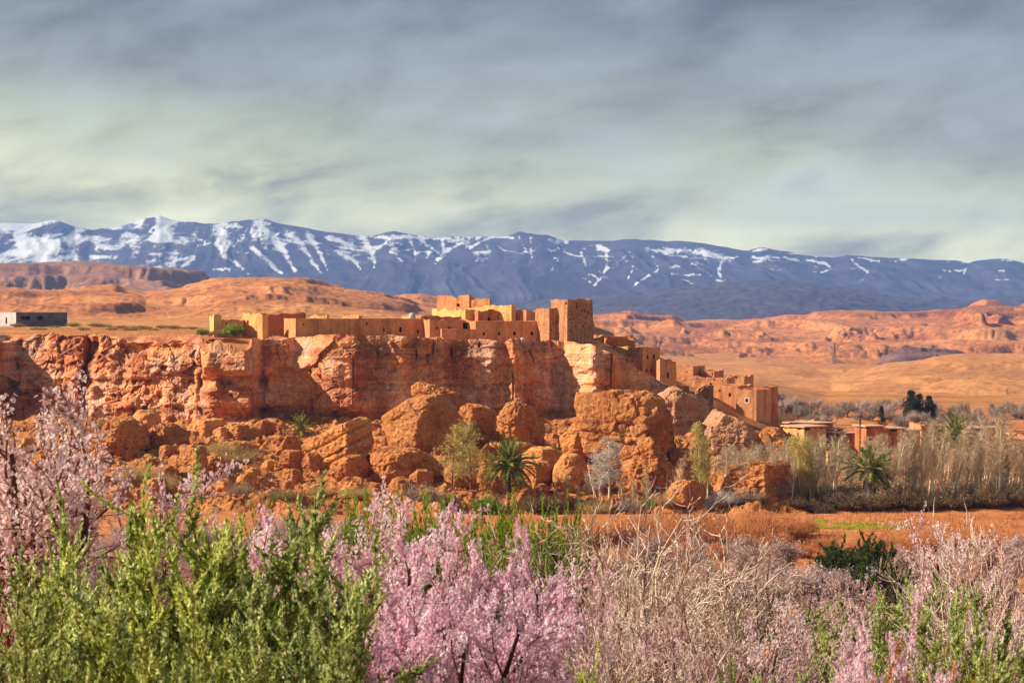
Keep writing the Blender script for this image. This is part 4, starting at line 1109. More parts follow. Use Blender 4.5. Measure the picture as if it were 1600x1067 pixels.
boulder('tall dark-fronted rock with a bright left edge below the red door house', [(1094, 715), (1106, 646), (1116, 639), (1148, 654), (1178, 674), (1200, 700), (1200, 726), (1160, 740), (1110, 738)], None, 0.16, 0.75, 'boulder_pale', 6, 0.07, 18, seed=19, lump=0.06, fan=48)
boulder('blocky boulder wedged between the two huge right rocks', bx4(1064, 1106, 676, 728, 0.25, 20), 292, 0.3, 0.8, 'boulder', 5, 0.07, seed=20)
boulder('cube-like boulder at the left foot of the flat-topped block', bx4(874, 922, 668, 716, 0.24, 21), None, 0.5, 0.85, 'boulder_smooth', 5, 0.04, 14, seed=21)
boulder('leaning shard in front of the flat-topped block', [(924, 720), (936, 666), (948, 664), (972, 716), (960, 726)], None, 0.35, 0.8, 'boulder', 5, 0.06, seed=22)
boulder('smooth dome-shaped boulder with a shaded right side', bx4(864, 918, 710, 764, 0.36, 23), None, 0.25, 1.0, 'boulder_smooth', 5, 0.03, 8, seed=23, lump=0.05, fan=46)
boulder('broad slab left of the dome-shaped boulder', bx4(816, 882, 700, 736, 0.22, 24), None, 0.6, 0.8, 'boulder_smooth', 5, 0.05, 12, seed=24)
boulder('low block behind the date palm', bx4(818, 862, 722, 762, 0.25, 25), None, 0.4, 0.9, seed=25)
boulder('furrowed rock spur below the flat-topped block', [(984, 735), (1002, 690), (1018, 684), (1040, 716), (1060, 750), (1040, 768), (1000, 768), (985, 755)], None, 0.4, 0.8, 'boulder', 6, 0.13, 16, seed=26, lump=0.1)
boulder('small round boulder left of the yellow poplar', bx4(1026, 1055, 740, 768, 0.33, 27), None, 0.4, 0.9, 'boulder', 5, 0.1, 8, seed=27)
boulder('small square boulder beside the yellow poplar', bx4(1052, 1080, 733, 756, 0.28, 28), None, 0.4, 0.9, 'boulder', 5, 0.08, 10, seed=28)
boulder('broad pebbly boulder behind the foot of the yellow poplar', bx4(1044, 1100, 752, 796, 0.3, 29), None, 0.3, 0.8, 'boulder', 5, 0.1, 9, seed=29)
boulder('long shaded slab left of the yellow poplar crown', bx4(1046, 1096, 702, 738, 0.25, 30), None, 0.4, 0.8, seed=30)
boulder('rounded lump on the bank beside the yellow corner house', bx4(1184, 1232, 668, 698, 0.34, 31), 318, 0.5, 0.9, 'boulder', 5, 0.08, 8, seed=31)
boulder('low split boulder under the lump beside the yellow corner house', bx4(1196, 1246, 690, 722, 0.3, 32), 306, 0.5, 0.8, 'boulder', 5, 0.09, 9, seed=32)
boulder('pebbly ridge of rock along the bank left of the poplar grove', [(1120, 770), (1140, 736), (1180, 722), (1230, 724), (1262, 740), (1268, 770), (1200, 785)], None, 0.3, 0.8, 'boulder', 6, 0.10, 12, seed=33)
boulder('slim leaning slab right of the willowy yellow tree', [(734, 722), (760, 694), (770, 698), (752, 724)], None, 0.3, 0.7, seed=34)
boulder('dark boulder in the hollow below the pebbly boulder', bx4(640, 676, 735, 768, 0.28, 35), None, 0.3, 0.9, seed=35)
boulder('lumpy rock outcrop below the cliff on the far left', [(150, 700), (160, 668), (200, 655), (222, 668), (232, 700), (200, 712)], None, 0.3, 0.8, 'boulder', 5, 0.13, 9, seed=36)
boulder('knobbly outcrop left of the golden slab', bx4(233, 292, 664, 706, 0.3, 37), None, 0.3, 0.9, 'boulder', 5, 0.15, 9, seed=37)

rs = np.random.RandomState(5)
small_spots = []
tries = 0
while len(small_spots) < 150 and tries < 4000:
    tries += 1
    px = rs.uniform(-40, 1215); row = rs.uniform(676, 792)
    if px > 1090 and row < 720: continue
    sz = rs.uniform(5, 11) + 16 * rs.uniform() ** 3
    if all(abs(px - q[0]) > 0.7 * (sz + q[2]) or abs(row - q[1]) > 0.5 * (sz + q[2]) for q in small_spots):
        small_spots.append((px, row, sz))
SIZE = lambda s_: 'small' if s_ < 8.5 else ('mid-sized' if s_ < 13 else 'stout')
ZONE = [(130, 'behind the left blossom tree'), (280, 'below the lumpy left outcrop'), (420, 'near the upright block'), (500, 'left of the round boulder'), (600, 'between the round boulder and the giant wedge'), (700, 'below the sprawling pebbly boulder'),
        (790, 'near the willowy yellow tree'), (870, 'near the date palm'), (960, 'near the white bushy tree'), (1050, 'below the furrowed spur'), (1130, 'near the yellow poplar'), (2000, 'on the bank left of the poplar grove')]
for i, (px, row, sz) in enumerate(small_spots):
    zn = next(t_ for e, t_ in ZONE if px < e)
    boulder('%s orange boulder %s' % (SIZE(sz), zn), bx4(px - sz, px + sz, row - sz * rs.uniform(1.0, 1.7), row, 0.3, 100 + i), None, rs.uniform(0.25, 0.75), 0.9,
            ['boulder', 'boulder', 'boulder_smooth'][i % 3], 4 if sz > 8 else 3, 0.09, 10, seed=100 + i, group='small boulders on the talus ' + zn)

# rubble too small to pick apart
dirs, fcs = icos(1)
nrub = 4200
px = rs.uniform(-60, 1250, nrub); d = rs.uniform(242, 316, nrub)
ok_ = ~((px > 1120) & (d > 275))
px, d = px[ok_], d[ok_]
nrub = len(px)
x_ = (px - 800) / F * d
i_ = np.clip(np.searchsorted(pxs, px), 0, len(pxs) - 1); j_ = np.clip(np.searchsorted(dts, d), 0, len(dts) - 1)
z_ = np.maximum(ZT[i_, j_], zground(x_, d) - 0.5) + 0.05
s_ = rs.uniform(0.12, 0.3, nrub) + 0.55 * rs.uniform(0, 1, nrub) ** 5
V = dirs[None] * (1 + 0.45 * (rs.rand(nrub, len(dirs), 1) - 0.5)) * np.stack([rs.uniform(.7, 1.4, nrub), rs.uniform(.7, 1.4, nrub), rs.uniform(.5, 1.0, nrub)], 1)[:, None] * s_[:, None, None]
V = V + np.stack([x_, d, z_], 1)[:, None]
fr_ = (fcs[None] + (np.arange(nrub) * len(dirs))[:, None, None]).reshape(-1, 3)
tag(add('rubble', mesh_np('rubble', V.reshape(-1, 3), fr_, M['boulder'], False)), 'loose stones and rubble strewn over the talus', kind='stuff')

# ================================================================== PLANTS
def unit(v):
    return v / (np.linalg.norm(v) + 1e-9)


def perp(v, rs):
    a = np.cross(v, rs.normal(size=3))
    return unit(a)


class Grow:
    """branching skeleton: segs[level] = list of (p0, p1, r0, r1); tips = points along the finest shoots with their direction"""
    def __init__(self, seed):
        self.rs = np.random.RandomState(seed); self.segs = {}; self.tips = []

    def branch(self, p, dr, L, r, lv, spec):
        rs = self.rs
        sp = spec[lv]
        ns = sp.get('n', 5)
        st = L / ns
        dr = unit(dr)
        pts = [p]; dirs = [dr]
        rad = [r]
        for i in range(ns):
            dr = unit(dr + sp.get('wander', 0.15) * rs.normal(size=3) + np.array([0, 0, sp.get('up', 0.05)]) + sp.get('pull', np.zeros(3)))
            p = p + dr * st
            rr = r * (1 - (1 - sp.get('taper', 0.35)) * (i + 1) / ns)
            self.segs.setdefault(lv, []).append((pts[-1], p, rad[-1], rr))
            pts.append(p); dirs.append(dr); rad.append(rr)
        if lv + 1 < len(spec):
            kids = sp['kids']
            k_ = kids if isinstance(kids, int) else rs.randint(kids[0], kids[1] + 1)
            for q in range(k_):
                t = sp.get('from', 0.3) + (1 - sp.get('from', 0.3)) * (q + rs.uniform()) / k_
                f = t * ns; i = min(int(f), ns - 1); f -= i
                pp = pts[i] * (1 - f) + pts[i + 1] * f
                dd = dirs[i + 1]
                an = math.radians(rs.uniform(*sp.get('ang', (30, 60))))
                pv_ = perp(dd, rs)
                nd = dd * math.cos(an) + pv_ * math.sin(an)
                ll = L * rs.uniform(*sp.get('len', (0.4, 0.7))) * (1 - sp.get('fall', 0.3) * t)
                self.branch(pp, nd, ll, max(rad[i] * sp.get('rk', 0.5), sp.get('rmin', 0.003)), lv + 1, spec)
        else:
            for i in range(ns):
                self.tips.append((pts[i + 1], dirs[i + 1]))
            return


def tubes(segs, k_=3):
    P0 = np.array([s_[0] for s_ in segs]); P1 = np.array([s_[1] for s_ in segs])
    R0 = np.array([s_[2] for s_ in segs]); R1 = np.array([s_[3] for s_ in segs])
    D_ = P1 - P0; D_ /= (np.linalg.norm(D_, axis=1, keepdims=True) + 1e-9)
    A = np.where(np.abs(D_[:, 2:3]) < 0.9, np.array([[0, 0, 1.0]]), np.array([[1.0, 0, 0]]))
    U = np.cross(D_, A); U /= (np.linalg.norm(U, axis=1, keepdims=True) + 1e-9)
    Wv = np.cross(D_, U)
    rings = []
    for P_, R_ in ((P0, R0), (P1, R1)):
        for i in range(k_):
            a = 2 * math.pi * i / k_
            rings.append(P_ + (U * math.cos(a) + Wv * math.sin(a)) * R_[:, None])
    V = np.stack(rings, 1)
    n_ = len(segs)
    base = (np.arange(n_) * 2 * k_)[:, None]
    fs = [np.concatenate([base + i, base + (i + 1) % k_, base + k_ + (i + 1) % k_, base + k_ + i], 1) for i in range(k_)]
    return V.reshape(-1, 3), np.concatenate(fs)


def leaves(pos, dr, ln, wd, rs, fold=0.25):
    """lens-shaped leaves: 4 verts, 2 tris"""
    n_ = len(pos)
    dr = dr / (np.linalg.norm(dr, axis=1, keepdims=True) + 1e-9)
    rn = rs.normal(size=(n_, 3))
    sd_ = np.cross(dr, rn); sd_ /= (np.linalg.norm(sd_, axis=1, keepdims=True) + 1e-9)
    nn = np.cross(sd_, dr)
    ln = np.broadcast_to(ln, n_)[:, None]; wd = np.broadcast_to(wd, n_)[:, None]
    mid = pos + dr * ln * 0.5
    V = np.stack([pos, mid + sd_ * wd * 0.5 + nn * wd * fold, pos + dr * ln, mid - sd_ * wd * 0.5 + nn * wd * fold], 1)
    b_ = (np.arange(n_) * 4)[:, None]
    return V.reshape(-1, 3), np.concatenate([np.concatenate([b_, b_ + 1, b_ + 2], 1), np.concatenate([b_, b_ + 2, b_ + 3], 1)])


def flowers(pos, nrm, size, rs, petals=5):
    n_ = len(pos)
    nrm = nrm / (np.linalg.norm(nrm, axis=1, keepdims=True) + 1e-9)
    U = np.cross(nrm, rs.normal(size=(n_, 3))); U /= (np.linalg.norm(U, axis=1, keepdims=True) + 1e-9)
    Wv = np.cross(nrm, U)
    size = np.broadcast_to(size, n_)[:, None]
    vs_ = [pos]
    for i in range(petals):
        for da in (-0.46, 0.46):
            a = 2 * math.pi * i / petals + da
            vs_.append(pos + (U * math.cos(a) + Wv * math.sin(a)) * size + nrm * size * 0.45)
    V = np.stack(vs_, 1)
    m_ = 1 + 2 * petals
    b_ = (np.arange(n_) * m_)[:, None]
    fs = [np.concatenate([b_, b_ + 1 + 2 * i, b_ + 2 + 2 * i], 1) for i in range(petals)]
    return V.reshape(-1, 3), np.concatenate(fs)


def ribbons(P0, P1, wd, rs, seg=1, bend=None):
    """thin flat blades from P0 to P1 tapering to a point"""
    n_ = len(P0)
    D_ = P1 - P0
    sd_ = np.cross(D_, rs.normal(size=(n_, 3))); sd_ /= (np.linalg.norm(sd_, axis=1, keepdims=True) + 1e-9)
    wd = np.broadcast_to(wd, n_)[:, None]
    mid = P0 + D_ * 0.55 + (0 if bend is None else bend)
    V = np.stack([P0 - sd_ * wd * .5, P0 + sd_ * wd * .5, mid + sd_ * wd * .38, mid - sd_ * wd * .38, P1], 1).reshape(-1, 3)
    b_ = (np.arange(n_) * 5)[:, None]
    return V, [np.concatenate([b_, b_ + 1, b_ + 2, b_ + 3], 1), np.concatenate([b_ + 3, b_ + 2, b_ + 4], 1)]


def split_levels(g, cut):
    thick = [s_ for lv, ss in g.segs.items() if lv < cut for s_ in ss]
    thin = [s_ for lv, ss in g.segs.items() if lv >= cut for s_ in ss]
    return thick, thin


PROTO = {}


def register(key, parts, height):
    """parts: list of (name, mesh)"""
    PROTO[key] = (parts, height)


def plant(key, label, cat, loc, height, rotz=0.0, group=None, name=None, wide=1.0):
    parts, h0 = PROTO[key]
    s_ = height / h0
    r = thing(name or key, label, cat, loc, rotz, group, (s_ * wide, s_ * wide, s_))
    for nm, me_ in parts:
        add(nm, me_, r)
    return r


# ---- blossoming almond, near
def make_almond(key, seed, nfl, petal, H=4.0, spread=(25, 55), fsize=0.019, bark='bark_dark', limbs=6, upw=0.12, stray=0.05, twigm='bark_brown', far=False):
    g = Grow(seed); rs_ = g.rs
    up = np.array([0, 0, 1.0])
    spec = [dict(n=4, wander=0.08, up=0.1, kids=limbs, ang=spread, len=(1.7, 2.4), fall=0.1, rk=0.6, taper=0.7, **{'from': 0.45}),
            dict(n=6, wander=0.13, up=upw, kids=(7, 9), ang=(25, 60), len=(0.40, 0.65), fall=0.35, rk=0.5, **{'from': 0.2}),
            dict(n=5, wander=0.16, up=upw * 0.8, kids=(6, 8), ang=(25, 65), len=(0.4, 0.7), fall=0.3, rk=0.5, rmin=0.005, **{'from': 0.15}),
            dict(n=5, wander=0.16, up=0.05, taper=0.5)]
    g.branch(np.zeros(3), up, H * 0.26, H * 0.028, 0, spec)
    thick, thin = split_levels(g, 2)
    pos = np.array([t[0] for t in g.tips]); dr = np.array([t[1] for t in g.tips])
    zz = float(np.percentile(pos[:, 2], 98.8))
    idx = rs_.randint(0, len(pos), nfl)
    back = rs_.uniform(0, 1, (nfl, 1)) * H * 0.05
    fp = pos[idx] - dr[idx] * back + rs_.normal(size=(nfl, 3)) * stray * 0.4
    nr = rs_.normal(size=(nfl, 3)) + dr[idx] * 0.3
    V1, F1 = tubes(thick, 6 if not far else 4); V2, F2 = tubes(thin, 3)
    V3, F3 = flowers(fp, nr, fsize * rs_.uniform(0.7, 1.25, nfl), rs_, 5 if not far else 3)
    register(key, [('trunk', mesh_np('trunk', V1, F1, M[bark])), ('branches', mesh_np('branches', V2, F2, M[twigm])), ('blossom', mesh_np('blossom', V3, F3, M[petal], False))], zz)


# ---- leafy shrub of upright shoots
def make_shoots(key, seed, nst, H, R, leafm, ll, lw, per, bark='bark_brown', lean=0.35, side=5, arch=0.0, wander=0.08, ang=(15, 40), slen=(0.30, 0.6)):
    g = Grow(seed); rs_ = g.rs
    spec = [dict(n=6, wander=wander, up=0.10 - arch, kids=side, ang=ang, len=slen, fall=0.45, rk=0.55, rmin=0.004, **{'from': 0.12}),
            dict(n=7, wander=0.10, up=0.07 - arch, taper=0.4)]
    for i in range(nst):
        a = rs_.uniform(0, 2 * math.pi); rr = R * math.sqrt(rs_.uniform()) * 0.55
        p = np.array([math.cos(a) * rr, math.sin(a) * rr, 0])
        dd = np.array([math.cos(a) * lean * rs_.uniform(0.1, 1.1), math.sin(a) * lean * rs_.uniform(0.1, 1.1), 1.0])
        g.branch(p, dd, H * (0.80 + 0.22 * rs_.uniform() ** 1.6) * (1 - 0.30 * (rr / max(0.55 * R, 1e-3)) ** 2), 0.0045 * H, 0, spec)
    segs0 = g.segs[0]
    tips = g.tips + [(s_[1], unit(s_[1] - s_[0])) for s_ in segs0 for _ in range(1)]
    pos = np.array([t[0] for t in tips]); dr = np.array([t[1] for t in tips])
    n_ = len(pos) * per
    idx = np.repeat(np.arange(len(pos)), per)
    P_ = pos[idx] - dr[idx] * rs_.uniform(0, 1, (n_, 1)) * H * 0.06
    D_ = dr[idx] * 0.9 + rs_.normal(size=(n_, 3)) * 0.42
    V, Fc = leaves(P_, D_, ll * rs_.uniform(0.7, 1.3, n_), lw * rs_.uniform(0.7, 1.3, n_), rs_)
    V1, F1 = tubes(segs0, 4); V2, F2 = tubes(g.segs[1], 3)
    register(key, [('stems', mesh_np('stems', np.concatenate([V1, V2]), np.concatenate([F1, F2 + len(V1)]), M[bark])), ('foliage', mesh_np('foliage', V, Fc, M[leafm], False))], float(np.percentile(pos[:, 2], 99.93)))
    return n_


# ---- bare, much-forked shrub tree
def make_bare(key, seed, stems, H, lean, twig, bark, kids=((6, 8), (6, 8), (2, 3)), rad=0.034, twr=0.0062, up=0.10, ang=(20, 50)):
    g = Grow(seed); rs_ = g.rs
    spec = [dict(n=7, wander=0.12, up=up, kids=kids[0], ang=ang, len=(0.42, 0.7), fall=0.3, rk=0.55, taper=0.35, **{'from': 0.16}),
            dict(n=6, wander=0.16, up=up * 0.9, kids=kids[1], ang=(26, 58), len=(0.40, 0.7), fall=0.3, rk=0.5, rmin=twr * 1.3, **{'from': 0.15}),
            dict(n=5, wander=0.18, up=up * 1.2, kids=kids[2], ang=(24, 55), len=(0.4, 0.7), fall=0.3, rk=0.6, rmin=twr, **{'from': 0.2}),
            dict(n=4, wander=0.18, up=up * 1.2, taper=0.6)]
    for i in range(stems):
        a = 2 * math.pi * (i + rs_.uniform(-.3, .3)) / stems
        le = lean * rs_.uniform(0.4, 1.1)
        g.branch(np.array([math.cos(a) * 0.08, math.sin(a) * 0.08, 0]), np.array([math.cos(a) * le, math.sin(a) * le, 1.0]), H * rs_.uniform(0.75, 1.0), rad * H * 0.5, 0, spec)
    thick, thin = split_levels(g, 2)
    V1, F1 = tubes(thick, 6); V2, F2 = tubes(thin, 3)
    zz = float(np.percentile(V2[:, 2], 99.3))
    register(key, [('trunk', mesh_np('trunk', V1, F1, M[bark])), ('branches', mesh_np('branches', V2, F2, M[twig], False))], zz)


# ---- bare poplar
def make_poplar(key, seed, H=10.0, twig='twig_poplar', bark='bark_poplar', dens=1.0, lean=0.05, spread=(18, 38), crown=0.25, twr=0.021, leafm=None, leafn=0):
    g = Grow(seed); rs_ = g.rs
    nk = int(32 * dens)
    spec = [dict(n=9, wander=0.025, up=0.0, kids=nk, ang=spread, len=(0.20, 0.40), fall=0.62, rk=0.32, taper=0.15, **{'from': crown}),
            dict(n=5, wander=0.09, up=0.09, kids=(7, 10), ang=(18, 45), len=(0.35, 0.65), fall=0.3, rk=0.5, rmin=twr, **{'from': 0.15}),
            dict(n=2, wander=0.12, up=0.06, kids=(2, 3), ang=(18, 45), len=(0.5, 0.9), rk=0.7, rmin=twr * 0.8, **{'from': 0.2}),
            dict(n=1, wander=0.1, up=0.05, taper=0.5)]
    g.branch(np.array([0, 0, -0.3]), np.array([lean, 0, 1.0]), H, 0.016 * H, 0, spec)
    V1, F1 = tubes(g.segs[0], 6)
    thin = [s_ for lv, ss in g.segs.items() if lv >= 1 for s_ in ss]
    V2, F2 = tubes(thin, 3)
    parts = [('trunk', mesh_np('trunk', V1, F1, M[bark])), ('branches', mesh_np('branches', V2, F2, M[twig], False))]
    if leafm:
        pos = np.array([t[0] for t in g.tips]); dr = np.array([t[1] for t in g.tips])
        idx = rs_.randint(0, len(pos), leafn)
        V, Fc = leaves(pos[idx] + rs_.normal(size=(leafn, 3)) * 0.12, rs_.normal(size=(leafn, 3)) + dr[idx] * .5, 0.16 * rs_.uniform(.7, 1.3, leafn), 0.10, rs_)
        parts.append(('leaves', mesh_np('leaves', V, Fc, M[leafm], False)))
    register(key, parts, V1[:, 2].max())


# ---- bushy twig ball (scrub, tamarisk)
def make_bush(key, seed, n, H, R, twm, wd, upr=1.0, leafm=None, leafn=0, ll=0.1, lw=0.05):
    rs_ = np.random.RandomState(seed)
    a = rs_.uniform(0, 2 * math.pi, n); rr = R * 0.35 * np.sqrt(rs_.uniform(0, 1, n))
    P0 = np.stack([np.cos(a) * rr, np.sin(a) * rr, rs_.uniform(0, 0.3, n) * H], 1)
    a2 = a + rs_.normal(size=n) * 0.6
    r2 = R * np.sqrt(rs_.uniform(0, 1, n)) ** 0.8
    hz_ = H * (0.45 + 0.6 * rs_.uniform(0, 1, n)) * np.sqrt(np.maximum(0.05, 1 - 0.75 * (r2 / R) ** 2)) * upr
    P1 = np.stack([np.cos(a2) * r2, np.sin(a2) * r2, hz_], 1)
    V, Fc = ribbons(P0, P1, wd, rs_)
    # side twigs
    m_ = n * 3
    i0 = rs_.randint(0, n, m_); t = rs_.uniform(0.35, 1, (m_, 1))
    Q0 = P0[i0] * (1 - t) + P1[i0] * t
    Q1 = Q0 + (unit(np.array([0, 0, 1.0])) * 0.5 + rs_.normal(size=(m_, 3)) * 0.55) * H * 0.16
    V2, F2 = ribbons(Q0, Q1, wd * 0.8, rs_)
    Vs = np.concatenate([V, V2]); Fs = [np.concatenate([Fc[0], F2[0] + len(V)]), np.concatenate([Fc[1], F2[1] + len(V)])]
    parts = [('twigs', mesh_np('twigs', Vs, Fs, M[twm], False))]
    if leafm:
        i0 = rs_.randint(0, n, leafn); t = rs_.uniform(0.3, 1.05, (leafn, 1)) ** 0.6
        Q0 = P0[i0] * (1 - t) + P1[i0] * t + rs_.normal(size=(leafn, 3)) * 0.04 * H
        V, Fc = leaves(Q0, rs_.normal(size=(leafn, 3)) + np.array([0, 0, .5]), ll * rs_.uniform(.6, 1.4, leafn), lw, rs_)
        parts.append(('foliage', mesh_np('foliage', V, Fc, M[leafm], False)))
    register(key, parts, H)


# ---- dense evergreen crown made of leaf clumps
def make_evergreen(key, seed, H, R, n, leafm, prof, ll=0.35, lw=0.16, clumps=60, bark='bark_dark'):
    rs_ = np.random.RandomState(seed)
    segs = [(np.array([0, 0, -0.3]), np.array([0, 0, H * 0.9]), 0.035 * H, 0.006 * H)]
    cc, cr_ = [], []
    for i in range(clumps):
        t = rs_.uniform(0.06, 1.0); a = rs_.uniform(0, 2 * math.pi)
        rad = R * prof(t) * math.sqrt(rs_.uniform(0.15, 1.0))
        c = np.array([math.cos(a) * rad, math.sin(a) * rad, H * t])
        cc.append(c); cr_.append(R * rs_.uniform(0.16, 0.34))
        segs.append((np.array([0, 0, H * max(0.05, t - 0.15)]), c, 0.008 * H, 0.003 * H))
    cc = np.array(cc); cr_ = np.array(cr_)
    idx = rs_.randint(0, clumps, n)
    off_ = rs_.normal(size=(n, 3)); off_ /= np.linalg.norm(off_, axis=1, keepdims=True)
    off_ *= (rs_.uniform(0.3, 1, (n, 1)) ** 0.5) * cr_[idx][:, None] * np.array([1, 1, 1.25])
    V, Fc = leaves(cc[idx] + off_, off_ + rs_.normal(size=(n, 3)) * 0.15 + np.array([0, 0, 0.1]), ll * rs_.uniform(.6, 1.3, n), lw, rs_)
    V1, F1 = tubes(segs, 5)
    register(key, [('trunk', mesh_np('trunk', V1, F1, M[bark])), ('crown', mesh_np('crown', V, Fc, M[leafm], False))], H)


# ---- date palm: trunk and every frond its own part
def frond_mesh(name, L, arch, seed, mat, nleaf=46, lw=0.05):
    rs_ = np.random.RandomState(seed)
    t = np.linspace(0, 1, 12)
    x = L * (t - 0.12 * arch * t ** 3); z = L * (0.10 * t - arch * t ** 2.2)
    mid = np.stack([x, np.zeros_like(x), z], 1)
    segs = [(mid[i], mid[i + 1], 0.035 * (1 - t[i]) + 0.008, 0.035 * (1 - t[i + 1]) + 0.008) for i in range(11)]
    V1, F1 = tubes(segs, 3)
    P0, P1 = [], []
    for i in range(nleaf):
        u = 0.12 + 0.88 * i / nleaf
        p = np.array([np.interp(u, t, mid[:, 0]), 0, np.interp(u, t, mid[:, 2])])
        q = np.array([np.interp(min(u + .05, 1), t, mid[:, 0]), 0, np.interp(min(u + .05, 1), t, mid[:, 2])])
        fw = unit(q - p + np.array([1e-4, 0, 0]))
        for s_ in (-1, 1):
            ll = L * 0.19 * (1 - 0.55 * abs(u - 0.4)) * rs_.uniform(.85, 1.1)
            dd = unit(fw * 0.85 + np.array([0, s_ * 0.75, 0.32 - 0.25 * rs_.uniform()]))
            P0.append(p); P1.append(p + dd * ll)
    V2, F2 = ribbons(np.array(P0), np.array(P1), lw, rs_)
    Vs = np.concatenate([V1, V2])
    return mesh_np(name, Vs, [np.concatenate([F1, F2[0] + len(V1)]), F2[1] + len(V1)], M[mat], False)


FR = [frond_mesh('frond', 3.0, a, 30 + i, 'leaf_palm', 40, 0.085) for i, a in enumerate((0.16, 0.34, 0.50))] + [frond_mesh('dry_frond', 2.4, 0.55, 40, 'leaf_palm_dry')]


def palm(label, loc, trunk_h, scale, nf, seed, wind=0.0, group='date palms', dry=10, lean=(0, 0)):
    rs_ = np.random.RandomState(seed)
    r = thing('date_palm', label, 'palm', loc, 0, group, scale)
    segs = []
    nseg = max(3, int(trunk_h / 0.18))
    for i in range(nseg):
        t0, t1 = i / nseg, (i + 1) / nseg
        p0 = np.array([lean[0] * t0 ** 2, lean[1] * t0 ** 2, -0.3 + (trunk_h + .3) * t0]); p1 = np.array([lean[0] * t1 ** 2, lean[1] * t1 ** 2, -0.3 + (trunk_h + .3) * t1])
        segs.append((p0, p1, 0.24, 0.17))
    V1, F1 = tubes(segs, 8)
    add('trunk', mesh_np('trunk', V1, F1, M['bark_brown'], False), r)
    top = (lean[0], lean[1], trunk_h - 0.05)
    for i in range(nf):
        t = i / nf
        az = i * 2.39996 + rs_.uniform(-.2, .2)
        el = math.radians(80 - 96 * t ** 0.75 + rs_.uniform(-7, 7))
        me_ = FR[0 if t < 0.3 else (1 if t < 0.7 else 2)]
        o = add('frond', me_, r, top, (0, -el, az), (rs_.uniform(.85, 1.1),) * 3)
        if wind:
            o.rotation_euler = (0, -el + 0.35 * wind * math.cos(az), az * (1 - 0.0) - 0.5 * wind * math.sin(az))
    for i in range(dry):
        az = rs_.uniform(0, 2 * math.pi)
        add('dry_frond', FR[3], r, (lean[0], lean[1], trunk_h - 0.3), (0, math.radians(rs_.uniform(38, 62)), az), (rs_.uniform(.6, .9),) * 3)
    return r


def base(px, d):
    z = talus_z(px, d) if (236 < d < 330 and -330 < px < 1300) else ground_at(px, d)
    return ((px - 800) / F * d, d, z - 0.08)


def height_for(px, row_top, d):
    return (CZ + (HR - row_top) / F * d) - base(px, d)[2]

# ------------------------------------------------------------------ prototypes
make_almond('almond_pink', 201, 17500, 'petal_pink', 4.0, (22, 50))
make_almond('almond_pink_b', 202, 17500, 'petal_pink', 4.0, (25, 58))
make_almond('almond_sparse', 203, 6200, 'petal_pale', 4.6, (16, 42), limbs=5, upw=0.2, fsize=0.021)
make_almond('almond_pale', 204, 11000, 'petal_pale', 4.0, (22, 52))
make_almond('almond_far', 205, 6000, 'petal_far', 4.5, (30, 62), fsize=0.062, bark='bark_dark', twigm='twig_grey', stray=0.4, far=True)
make_almond('almond_far_b', 206, 4500, 'petal_far', 4.5, (30, 62), fsize=0.062, bark='bark_dark', twigm='twig_grey', stray=0.4, far=True)
make_almond('belt_tree', 207, 4000, 'petal_belt', 4.5, (30, 62), fsize=0.062, bark='bark_dark', twigm='twig_grey', stray=0.4, far=True)
make_shoots('willow_shrub', 211, 26, 3.2, 1.15, 'leaf_willow', 0.044, 0.021, 13, side=26, lean=0.14, wander=0.09, ang=(22, 50), slen=(0.10, 0.26))
make_shoots('willow_shrub_b', 212, 24, 3.2, 1.2, 'leaf_grey', 0.043, 0.020, 13, side=26, lean=0.20, wander=0.13, ang=(25, 58), slen=(0.10, 0.24))
make_shoots('olive_shrub', 213, 22, 3.0, 1.3, 'leaf_olive', 0.041, 0.019, 13, side=26, lean=0.28, wander=0.16, ang=(28, 66), slen=(0.10, 0.24))
make_shoots('reed_willow', 214, 70, 6.5, 2.4, 'leaf_reed', 0.17, 0.045, 10, side=8, lean=0.10, bark='leaf_dark')
make_shoots('feathery_shrub', 215, 46, 5.0, 3.2, 'leaf_dark', 0.26, 0.08, 11, side=8, lean=0.3, wander=0.15, ang=(20, 60))
make_bare('bare_fig', 221, 8, 3.9, 0.46, 'twig_cream', 'bark_pale')
make_bare('bare_brown', 222, 5, 3.9, 0.48, 'twig_cream', 'bark_brown', up=0.08)
make_bare('bare_grey', 223, 7, 3.9, 0.5, 'twig_grey', 'bark_dark', up=0.06)
for i in range(5):
    make_poplar('poplar_%d' % i, 231 + i, 10.0, dens=0.9 + 0.1 * i, lean=[0.02, 0.10, 0.20, -0.04, 0.14][i], spread=[(16, 34), (18, 40), (20, 46), (16, 36), (22, 50)][i], crown=0.22)
make_poplar('poplar_yellow', 237, 9.0, 'twig_yellow', 'bark_poplar', 1.1, 0.02, (16, 36), 0.12, 0.022, 'twig_yellow', 2600)
make_poplar('tree_white', 238, 7.0, 'twig_white', 'bark_pale', 1.1, 0.02, (25, 60), 0.2, 0.020, 'twig_white', 1200)
make_poplar('tree_spreading', 239, 9.0, 'twig_grey', 'bark_poplar', 0.9, 0.08, (30, 70), 0.3, 0.02)
make_poplar('tree_willowy', 240, 7.0, 'twig_yellow', 'bark_brown', 1.1, 0.02, (25, 60), 0.15, 0.018, 'twig_yellow', 1800)
make_shoots('orange_tuft', 216, 10, 3.0, 0.35, 'petal_orange', 0.05, 0.02, 14, side=4, lean=0.05)
make_bush('bush_grey', 241, 420, 2.4, 1.9, 'twig_grey', 0.03)
make_bush('bush_dark', 242, 420, 2.6, 2.2, 'twig_dark', 0.045, leafm='scrub', leafn=1200, ll=0.16, lw=0.07)
make_bush('bush_red', 243, 620, 2.6, 1.9, 'twig_red', 0.03)
make_bush('bush_dry', 244, 520, 1.5, 1.6, 'grass_dry', 0.022)
